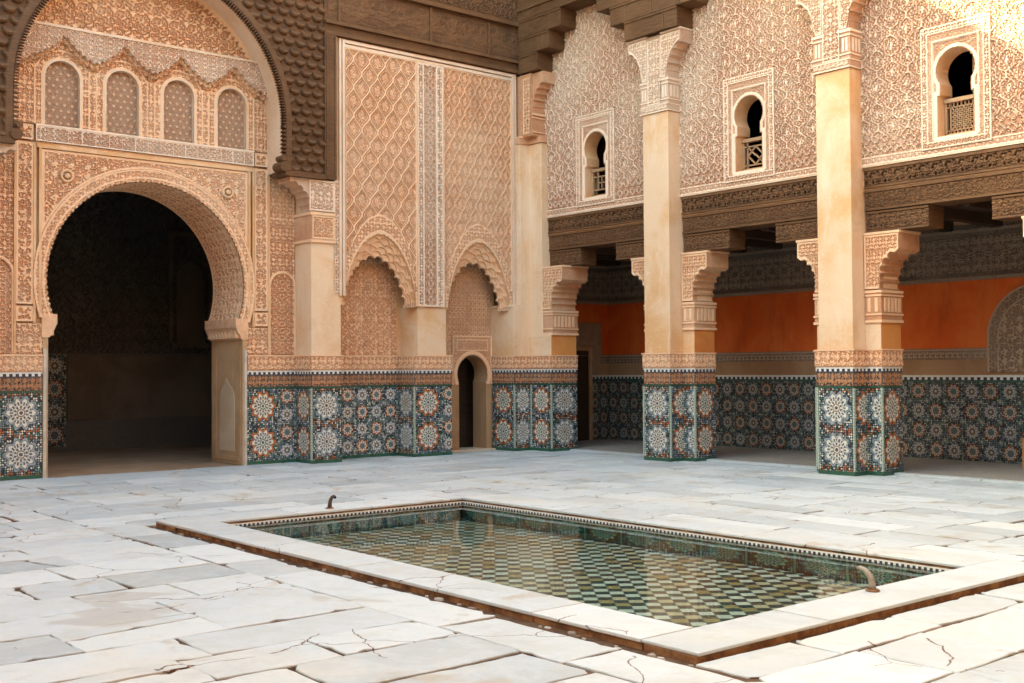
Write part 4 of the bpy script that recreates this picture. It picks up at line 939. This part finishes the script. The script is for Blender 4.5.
# corner pier
cp=thing('corner_pier',(14.7,17.0,0),'cream corner pier with tiled foot where the niche wall meets the arcade','pier')
dado([(14.31,YB-.03),(14.31,17.10),(14.74,17.10),(14.74,16.50),(15.42,16.50)],[[(0,.6,1)],[(0,.5,1)],[(0,.6,1)],[(0,.6,1)]],cp,strips=(1,2,3))
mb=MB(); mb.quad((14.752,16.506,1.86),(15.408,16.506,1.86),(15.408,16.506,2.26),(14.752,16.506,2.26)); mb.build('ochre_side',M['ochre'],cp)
mb=MB(); mb.box(14.318,14.75,17.108,18.2,0,2.82); mb.box(14.748,15.41,16.508,18.2,0,2.26); mb.box(14.757,14.80,16.522,17.2,1.86,2.3)
mb.box(14.50,14.76,17.116,17.9,2.80,6.03); mb.box(14.744,15.0,16.76,17.9,2.2,6.03); mb.box(14.30,14.52,17.112,17.9,2.8,2.86); mb.box(15.03,15.38,16.6,18.2,2.2,3.58); mb.build('shaft',M['shaft'],cp)
mb=MB(); mb.box(14.48,14.98,17.09,17.9,6.03,6.16,0,.4); mb.box(14.72,15.0,16.74,17.9,6.035,6.165,0,.4); mb.box(14.47,14.98,17.08,17.9,6.145,6.17,0,.9); mb.box(14.55,14.92,16.83,17.9,6.16,7.38,0,.3)
mb.relief(-17.05,-16.84,6.2,7.3,.0105,lambda u,v:(lambda p,e:(.016*np.maximum(p*(1-e),e),np.maximum(p*(1-e),e)))(arab(u,v,.13,1),edge_frame(u,v,-17.05,-16.84,6.2,7.3,.022)),onB(14.55))
cur=scallop([(0,6.60),(.03,6.80),(.10,6.96),(.20,7.08),(.29,7.15)],5,.045); P=[(-.15,6.60)]+cur+[(.31,7.15),(.31,7.375),(-.15,7.375)]
mb.prism(P,lambda a,b,t:(t,16.83-a,b),14.60,14.93,0,.3)
for z0,z1 in ((6.22,6.24),(6.50,6.52),(6.56,6.60)): mb.box(14.58,14.91,16.80,17.0,z0,z1,0,.9)
mb.build('capital',M['stucco'],cp)
mb=MB(); xw,xe=14.93,15.42; ys=16.50; mb.box(xw-.16,xe+.012,ys-.014,16.85,2.25,2.72,0,.25)
for z0,z1 in ((2.25,2.29),(2.36,2.385),(2.64,2.665),(2.69,2.73)): mb.box(xw-.175,xe+.028,ys-.03,16.85,z0,z1,0,.85)
for k in range(6): mb.box(xw-.12+k*.095,xw-.07+k*.095,ys-.026,ys-.014,2.41,2.62,0,.9)
bracket_low(mb,xw-.16,xe,ys,-1); 
u0,u1=-16.85,-(ys-.315)
def kf3(u,v):
    d=-(-u-ys); return (v-lobe_z(d)-.006)*.6
mb.relief(u0,u1,2.75,3.54,.0105,lambda u,v:(lambda p,e:(.018*np.maximum(p*(1-e),e),np.maximum(p*(1-e),e)))(arab(u,v,.105,1),np.maximum(edge_frame(u,v,u0,u1,2.75,3.54,.03),1-ss(kf3(u,v),.02,.035))),onB(xw-.161),kf3)
mb.box(xw-.18,xe+.02,ys-.335,16.85,3.55,3.585,0,.9); mb.build('bracket',M['stucco'],cp)

# ------------------------------------------------------------------ gallery walls over the arcade, one bay each
def sd_win(u,v,yc):
    x=np.abs(u+yc); top=np.sqrt(x**2+(v-5.75)**2)-.285; low=np.maximum(x-.265,np.maximum(v-5.40,4.83-v)); mid=np.maximum(x-.225,np.maximum(v-5.7,5.0-v)); return np.minimum.reduce([top,np.maximum(low,-9),mid])
def win_curve(yc):
    r=[(yc+.265,4.83),(yc+.265,5.40),(yc+.225,5.43),(yc+.225,5.575)]; a0=math.atan2(5.575-5.75,.225)
    r+=[(yc+.285*cos(a),5.75+.285*sin(a)) for a in np.linspace(a0,pi-a0,30)]; r+=[(yc-.225,5.575),(yc-.225,5.43),(yc-.265,5.40),(yc-.265,4.83)]; return r
def gallery(yc, label, hw=1.66):
    t=thing('gallery_wall',(XB,yc,4.57),label,'wall','carved gallery walls over the arcade')
    u0,u1=-(yc+hw),-(yc-hw); FW=.52; ZB,ZT=4.66,6.40
    def dbox(u,v): return np.maximum(np.abs(u+yc)-FW,np.maximum(ZB-v,v-ZT))
    def hp(u,v):
        d=dbox(u,v); p=starnet(u+yc,v-5.5,.285); bt=.5*(1-ss(np.abs(tri(u/.16)-.5),.1,.25)); low=ss(4.98-v,0,.03)
        p=np.where(v<4.98,np.maximum(geo(u+yc,v,.16)*.9,0),p)
        eb=np.minimum(np.minimum(u-u0,u1-u),v-4.58)
        fr=np.where(eb<.12,np.maximum(1-ss(np.abs(eb-.112),.008,.016),np.maximum(1-ss(eb,.012,.02),arab(u,v,.10,.8)*.6)),0)
        use=eb<.12; r_=np.where(use,fr,p); hh=np.where(use,.02+.014*fr,.034*p); 
        r_=np.where(d<.0,.2,r_); hh=np.where(d<0,.0,hh); return hh,r_
    mb=MB(); mb.relief(u0,u1,4.58,8.5,.0115,hp,onB(XB),lambda u,v:sd_win(u,v,yc)-.0); mb.build('stucco_panel',M['stucco_pale'],t)
    mb=MB(); mb.box(XB-.03,XB+.05,yc-hw,yc+hw,4.555,4.58,0,.8); mb.build('string_moulding',M['trim'],t)
    mb=MB()
    def hf(u,v):
        d=-dbox(u,v); dw=sd_win(u,v,yc); ins=np.maximum(np.abs(u+yc)-.335,np.maximum(4.80-v,v-6.17))
        l=np.maximum.reduce([1-ss(np.abs(d-.012),.008,.014),1-ss(np.abs(d-.10),.008,.014),1-ss(np.abs(ins),.010,.018),1-ss(np.abs(dw-.035),.02,.03)])
        p=np.where(ins>0,np.where(d<.1,arab(u,v,.085,.7),arab(u,v,.07,.6)*.5),geo(u,v,.07)*.6); return .026+.016*np.maximum(p*(1-l),l)-.012*(ins<0),np.maximum(p*(1-l)*.8,l)
    def lob(u,v): return .022*(tri(np.arctan2(v-5.75,u+yc)/(2*pi)*26)-.5)*(v>5.45)
    mb.relief(-(yc+FW),-(yc-FW),ZB,ZT,.0095,hf,onB(XB),lambda u,v:np.minimum(sd_win(u,v,yc)-lob(u,v),-dbox(u,v)+.0))
    for z in (ZB,ZT): mb.strip([(XB-.03,yc+FW,z),(XB-.03,yc-FW,z)],(.03,0,0))
    for y in (yc-FW,yc+FW): mb.strip([(XB-.03,y,ZB),(XB-.03,y,ZT)],(.03,0,0))
    wo=mb.build('window',M['stucco_pale'],t)
    mb=MB(); mb.strip([(XB-.025,y,z) for y,z in win_curve(yc)],(.32,0,0)); mb.box(XB-.02,XB+.30,yc-.265,yc+.265,4.79,4.83); mb.build('window_reveal',M['plain_stucco'],wo)
    return t,wo
def bars(mb,P,w,x0,x1):
    for (y0,z0),(y1,z1) in P:
        d=np.array([y1-y0,z1-z0]); L=np.hypot(*d); d/=L; n=np.array([-d[1],d[0]])*w/2
        mb.prism([(y0+n[0],z0+n[1]),(y1+n[0],z1+n[1]),(y1-n[0],z1-n[1]),(y0-n[0],z0-n[1])],lambda a,b,t:(t,a,b),x0,x1)
def balustrade(yc, kind, wo):
    mb=MB(); x0=XB+.14; y0,y1,z0,z1=yc-.262,yc+.262,4.84,5.36
    mb.box(x0-.03,x0+.06,y0,y1,z1-.045,z1+.01); mb.box(x0,x0+.045,y0,y1,z0,z0+.04); mb.box(x0,x0+.045,y0,y0+.04,z0,z1); mb.box(x0,x0+.045,y1-.04,y1,z0,z1)
    q=(x0+.006,x0+.036); h=.022
    if kind==0: L=[((y0,5.22),(y1,5.22)),((y0,4.97),(y1,4.97)),((yc-.10,4.84),(yc-.10,5.32)),((yc+.10,4.97),(yc+.10,5.32)),((yc-.10,5.10),(yc+.10,5.10)),((yc,4.97),(yc,5.22))]
    elif kind==1: L=[((y0,5.24),(y1,5.24)),((y0,4.93),(y1,4.93)),((yc-.16,4.84),(yc-.16,5.32)),((yc+.16,4.84),(yc+.16,5.32)),((yc-.15,5.085),(yc,5.235)),((yc,5.235),(yc+.15,5.085)),((yc+.15,5.085),(yc,4.935)),((yc,4.935),(yc-.15,5.085)),((yc-.16,4.94),(yc,5.10)),((yc+.16,5.24),(yc,5.08))]
    else:
        L=[((y0,5.25),(y1,5.25)),((y0,4.92),(y1,4.92)),((yc-.17,4.84),(yc-.17,5.32)),((yc+.17,4.84),(yc+.17,5.32))]; h=.016
        for k in range(-4,5):
            o=k*.055
            a=max(-.15,-.15+o); b_=min(.15,.15+o)
            L.append(((yc+a,5.085+a-o),(yc+b_,5.085+b_-o))); L.append(((yc+a,5.085-a+o),(yc+b_,5.085-b_+o)))
        for k in range(8): L.append(((y0+.05+k*.056,5.25),(y0+.05+k*.056,5.32))); L.append(((y0+.05+k*.056,4.86),(y0+.05+k*.056,4.92)))
    bars(mb,L,h,*q); mb.build('balustrade',M['wood_light'],wo)
BAYS=[15.40,11.80,8.20]
GL=['carved gallery wall nearest the inner corner with a window behind a square key lattice','carved gallery wall between the two tallest piers with a window behind a crossed diamond lattice','carved gallery wall at the right edge, partly in sunlight, with a fine woven window lattice']
for i,(yc,l) in enumerate(zip(BAYS,GL)):
    t,wo=gallery(yc,l); balustrade(yc,i,wo)
# a timber shutter leaf stands in the right-hand window
mb=MB(); mb.box(XB+.34,XB+.38,BAYS[2]-.30,BAYS[2]-.06,5.3,6.1); o=mb.build('shutter',M['wood_light'],wo)
# continuous wall mass and rooms behind
gr=thing('gallery_rooms',(16.5,11.8,4.2),'dark rooms behind the small gallery windows','room')
mb=MB()
def hz(u,v): return (0*u,0*u)
mb.relief(-17.4,2.4,4.2,12.5,.06,hz,onB(XB+.012),lambda u,v:np.minimum.reduce([sd_win(u,v,c)-.01 for c in BAYS])); mb.build('wall',M['plain_stucco'],gr)
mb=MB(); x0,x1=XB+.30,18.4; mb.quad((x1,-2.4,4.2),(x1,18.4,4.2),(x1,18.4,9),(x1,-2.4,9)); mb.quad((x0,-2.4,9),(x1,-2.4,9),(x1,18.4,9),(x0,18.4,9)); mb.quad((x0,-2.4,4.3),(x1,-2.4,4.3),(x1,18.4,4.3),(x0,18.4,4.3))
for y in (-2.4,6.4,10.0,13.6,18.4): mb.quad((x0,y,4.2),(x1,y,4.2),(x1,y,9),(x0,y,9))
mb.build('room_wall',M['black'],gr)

# ------------------------------------------------------------------ carved cedar lintels of the portico
def lintel(yc,label,hw=1.80):
    t=thing('cedar_lintel',(XB,yc,3.56),label,'beam','carved cedar lintels under the gallery')
    hw0=1.48
    for z0,z1,x_,pat in ((4.24,4.548,XB+.005,.20),(3.91,4.23,XB+.025,.17)):
        mb=MB(); mb.box(x_,XB+.45,yc-hw0,yc+hw0,z0,z1,0,.2)
        mb.relief(-(yc+hw0),-(yc-hw0),z0+.05,z1-.05,.0115,H(lambda u,v:arab(u,v,pat,1.0),.013),onB(x_))
        mb.box(x_-.028,x_,yc-hw0,yc+hw0,z1-.045,z1-.005,0,.7); mb.box(x_-.02,x_,yc-hw0,yc+hw0,z0+.004,z0+.035,0,.5); mb.build('carved_beam',M['wood'],t)
    for sy in (1,-1):
        a,b_=yc+sy*.47,yc+sy*hw0; a,b_=min(a,b_),max(a,b_); z0,z1=3.59,3.90; x_=XB+.045
        mb=MB(); mb.box(x_,XB+.45,a,b_,z0,z1,0,.2); mb.relief(-b_,-a,z0+.04,z1-.04,.0115,H(lambda u,v:arab(u,v,.17,1),.013),onB(x_)); mb.box(x_-.024,x_,a,b_,z1-.035,z1-.002,0,.6); mb.box(x_-.016,x_,a,b_,z0,z0+.03,0,.5)
        mb.build('corbel_beam',M['wood'],t)
    return t
LL=['carved dark cedar lintel with a notch, nearest the inner corner','carved dark cedar lintel with a notch, spanning the bay between the two tallest piers','carved dark cedar lintel with a notch, at the right edge below the sunlit wall']
l0=lintel(BAYS[1],LL[1])
for y,l in ((BAYS[0],LL[0]),(BAYS[2],LL[2])):
    c=copy_tree(l0); c.location.y=y; c['label']=l

# ------------------------------------------------------------------ portico behind the arcade
pw=thing('portico_wall',(18.0,9,0),'shaded portico back wall with star tile dado and red plaster','wall')
HX,HYE=18.0,18.26
def hwall(name,mat,z0,z1,off=0): 
    mb=MB(); mb.box(HX-off,HX+.2,-2.4,HYE+.2,z0,z1); mb.box(15.0,HX-off,HYE-off,HYE+.2,z0,z1); return mb
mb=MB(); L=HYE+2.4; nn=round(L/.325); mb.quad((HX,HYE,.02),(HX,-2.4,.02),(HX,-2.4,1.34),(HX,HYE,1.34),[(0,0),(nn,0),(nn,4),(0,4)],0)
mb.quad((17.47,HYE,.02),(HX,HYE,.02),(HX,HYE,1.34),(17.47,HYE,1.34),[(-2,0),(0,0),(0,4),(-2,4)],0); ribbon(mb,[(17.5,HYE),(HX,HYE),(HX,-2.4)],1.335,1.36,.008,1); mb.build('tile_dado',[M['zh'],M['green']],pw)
mb=MB(); ribbon(mb,[(17.5,HYE),(HX,HYE),(HX,-2.4)],1.36,1.45,.010,0,.5,0,9.0); mb.build('merlon_tiles',M['merlon'],pw)
mb=MB(); ribbon(mb,[(15,HYE),(HX,HYE),(HX,-2.4)],1.45,1.71,.012); mb.build('plain_band',mat_plaster('tan_plaster',(0.40,0.24,0.13),(0.34,0.18,0.09),(0.42,0.28,0.17)),pw)
mb=MB(); ribbon(mb,[(15,HYE),(HX,HYE),(HX,-2.4)],1.71,1.90,.022,0,.3); ribbon(mb,[(15,HYE),(HX,HYE),(HX,-2.4)],1.86,1.885,.04,0,.8); ribbon_relief(mb,[(17.3,HYE),(HX,HYE),(HX,4)],1.73,1.85,.024,lambda u,v:geo(u,v,.1),.012,.02); mb.build('narrow_frieze',M['stucco_dim'],pw)
mb=MB(); ribbon(mb,[(15,HYE),(HX,HYE),(HX,-2.4)],1.90,3.02,.004); mb.build('red_plaster',M['red'],pw)
mb=MB(); ribbon(mb,[(15,HYE),(HX,HYE),(HX,-2.4)],3.02,3.95,.02,0,.2); ribbon_relief(mb,[(15.3,HYE),(HX,HYE),(HX,4)],3.15,3.75,.022,lambda u,v:np.maximum(geo(u,v,.30),arab(u,v,.2,.8)*.6),.02,.018); ribbon(mb,[(15,HYE),(HX,HYE),(HX,-2.4)],3.02,3.08,.04,0,.8); ribbon(mb,[(15,HYE),(HX,HYE),(HX,-2.4)],3.82,3.87,.05,0,.8); mb.build('carved_frieze',M['stucco_grey'],pw)
mb=MB(); mb.box(HX+.006,HX+.4,-2.4,HYE+.4,-.1,4.3); mb.box(15.0,HX+.005,HYE+.006,HYE+.4,0,4.3); mb.build('masonry',M['plain_stucco'],pw)
# blind arch at the right edge
mb=MB(); cy=8.52
def sdb(u,v): return np.minimum(np.sqrt((u+cy)**2+(v-2.05)**2)-.86,np.maximum(np.abs(u+cy)-.86,v-2.05))
def hbn(u,v):
    d=sdb(u,v); ring=np.maximum(1-ss(np.abs(d-.0),.014,.022),1-ss(np.abs(d+.17),.010,.018)); p=np.where(d>-.17,geo(u,v,.12),arab(u,v,.26,1.1)); return .04+.02*np.maximum(ring,p*.8),np.maximum(ring,p*.8)
mb.relief(-9.5,-7.5,1.50,3.0,.014,hbn,onB(HX-.006),lambda u,v:.012-sdb(u,v)); mb.build('blind_arch',M['stucco_dim'],pw)
mb=MB()
for k in range(24): 
    y=-2.2+k*.87; mb.box(15.3,HX,y,y+.16,3.86,4.02)
mb.box(15.30,HX+.1,-2.4,HYE+.1,4.02,4.2); tag(mb.build('portico_ceiling',M['wood_dark']),'dark beamed timber ceiling of the portico behind the arcade','ceiling')
mb=MB(); mb.box(15.34,HX+.02,-2.4,HYE+.1,-.3,.03); tag(mb.build('portico_floor',M['brick']),kind='structure')
mb=MB(); mb.box(15.20,15.335,-2.4,18.2,-.2,.028); 
o=mb.build('kerb_strip',M['marble']); tag(o,kind='structure')
pd=thing('portico_doorway',(16.9,HYE,0),'dark plank door in a pale frame at the end of the shaded portico','door')
mb=MB(); mb.box(16.4,17.38,HYE-.03,HYE-.012,.02,1.98)
for k in range(6): mb.box(16.44,17.34,HYE-.05,HYE-.03,.15+k*.3,.38+k*.3)
mb.build('door_leaf',M['wood_dark'],pd)
mb=MB(); mb.box(17.38,17.46,HYE-.07,HYE-.013,.02,2.06); mb.box(16.32,16.40,HYE-.07,HYE-.013,.02,2.06); mb.box(16.40,17.38,HYE-.07,HYE-.013,1.98,2.06); mb.build('door_frame',M['jamb'],pd)
mb=MB(); mb.box(16.2,17.72,HYE-.045,HYE-.025,2.07,2.5); mb.box(17.47,17.72,HYE-.045,HYE-.025,1.46,2.07); mb.box(16.2,17.76,HYE-.06,HYE-.025,2.5,2.6); mb.box(17.72,17.76,HYE-.06,HYE-.026,1.9,2.5); mb.build('stucco_surround',M['stucco_dim'],pd)
# chair at the right edge
ch=thing('wooden_chair',(17.45,8.35,.03),'orange wooden chair against the star tiles at the right edge of the portico','chair')
x0,x1,y0,y1=17.25,17.65,8.10,8.50; fz=.03
mb=MB(); mb.box(x0,x1,y0,y1,fz+.42,fz+.46); mb.build('seat',M['chair_wood'],ch)
for x,y,h in ((x0,y0,.42),(x0,y1-.04,.42),(x1-.04,y0,.85),(x1-.04,y1-.04,.85)):
    mb=MB(); mb.box(x,x+.04,y,y+.04,fz,fz+h); mb.build('leg',M['chair_wood'],ch)
mb=MB(); mb.box(x1-.03,x1-.01,y0+.04,y1-.04,fz+.66,fz+.82); mb.box(x1-.03,x1-.01,y0+.04,y1-.04,fz+.5,fz+.56); mb.build('backrest',M['chair_wood'],ch)
mb=MB(); mb.box(x0+.01,x0+.03,y0+.04,y1-.04,fz+.2,fz+.23); mb.box(x0+.04,x1-.04,y1-.03,y1-.01,fz+.14,fz+.17); mb.build('stretcher',M['chair_wood'],ch)

# ------------------------------------------------------------------ cedar cornices and the building above
cA=thing('cedar_cornice',(12.4,YF,7.43),'dark weathered cedar cornice running above the lozenge panels of the niche wall','cornice')
def hrel(pat,amp): return H(pat,amp)
mb=MB(); X1=14.60
SPANS=((10.14,14.60),(2*BC[0]-14.6,2*BC[0]-10.14))
for k,(X0,X1) in enumerate(SPANS):
    mb=MB(); mb.box(X0,X1,YF-.09,YF+.6,7.435,7.50,0,.6); mb.box(X0,X1,YF-.06,YF+.6,7.50,7.62,0,.3); mb.box(X0,X1,YF-.12,YF+.6,7.62,7.68,0,.6); mb.build('lower_moulding',M['wood'],cA)
    mb=MB(); mb.box(X0,X1,YF-.07,YF+.6,7.68,8.34,0,.2)
    if k==0: mb.relief(10.2,X1,7.72,8.30,.016,H(lambda u,v:script(u,v-7.75,.5)*.5+arab(u,v,.2,.8)*.35,.014),onA(YF-.071))
    for x in (X0+.26,(X0+X1)/2,X1-.85): mb.box(x,x+.05,YF-.10,YF-.07,7.69,8.33,0,.5)
    mb.build('frieze_board',M['wood'],cA)
mb=MB()
for X0,X1 in SPANS: mb.box(X0,X1,YF-.16,YF+.6,8.34,8.42,0,.6); mb.box(X0,X1,YF-.12,YF+.6,8.42,8.90,0,.3)
mb.box(SPANS[1][0],SPANS[0][1],YF-.12,YF+.6,8.9,9.6,0,.3); mb.relief(10.2,14.6,8.46,9.3,.018,H(lambda u,v:arab(u,v,.24,1),.02),onA(YF-.121)); mb.build('upper_board',M['wood'],cA)
cB=thing('stepped_cornice',(XF,11,7.4),'dark cedar cornice with stepped corbels resting on the arcade capitals','cornice')
XW=XF-.10
mb=MB()
for yc in (17.2,13.6,10.0,6.4,2.8):
    for k,(hw_) in enumerate((.62,.97,1.31)):
        z0=7.405+.345*k; lim=16.98
        y0,y1=yc-hw_,min(yc+hw_,YF-.10); mb.box(XW-.008*k,XB+.1,y0,y1,z0,z0+.343,0,.3)
        mb.box(XW-.008*k-.018,XW-.008*k,y0,y1,z0+.30,z0+.335,0,.6)
        for j in range(int((y1-y0)/.62)):
            yy=y0+.3+j*.62
            if yy<y1-.1: mb.box(XW-.008*k-.010,XW-.008*k,yy,yy+.03,z0+.01,z0+.30,0,.6)
mb.build('stepped_corbel',M['wood'],cB)
mb=MB(); mb.box(XW-.03,XB+.1,-2.4,YF-.12,8.44,9.2,0,.3); mb.box(XW-.06,XB,-2.4,YF-.12,8.62,8.68,0,.6); mb.box(XW-.12,XB,-2.4,YF-.12,9.2,9.3,0,.6); mb.build('fascia',M['wood'],cB)
up_=thing('upper_storey',(7,19,9.6),'tall plastered upper storey above the gateway wall, plus an unseen slab added to block the sun','building')
mb=MB(); mb.box(-9,15.2,YF+.1,19.0,9.6,12.35); mb.box(-9,15.6,16.75,24.0,12.35,12.66); mb.box(-9,5.9,17.0,17.8,12.6,19.0); mb.build('wall',M['plain_stucco'],up_)  # last box: unseen slab on the roof, added to shade arcade and floor
mb=MB(); mb.box(-9,4.05,YF,YB+.3,0,9.6); mb.box(14.9,19,18.3,24,0,13); mb.box(14.50,15.0,17.6,18.3,2.8,9.6); mb.box(10.4,14.5,YB+.26,YB+.4,2.5,9.6); mb.box(4.0,14.9,23.6,24,0,9.6); mb.build('side_wall',M['plain_stucco'],up_)
ov=thing('opposite_wall',(-3.2,8,0),'plain plastered courtyard wall facing the arcade','wall')
mb=MB(); mb.box(-3.6,-3.2,-3.0,18,0,9.5); mb.build('wall',M['plain_stucco'],ov)
ov2=thing('entrance_wall',(7,-2.6,0),'courtyard wall facing the gateway, its unseen dark front added to cut bounced light','wall')
mb=MB(); mb.box(-3.6,18.5,-3.0,-2.6,0,2.6); mb.build('wall',M['stucco_dim'],ov2)
mb=MB(); mb.box(-3.6,18.5,-3.1,-2.57,2.6,12.5); mb.build('unseen_dark_front',M['wood'],ov2)  # out of view; made dark and high to cut bounce and sky light
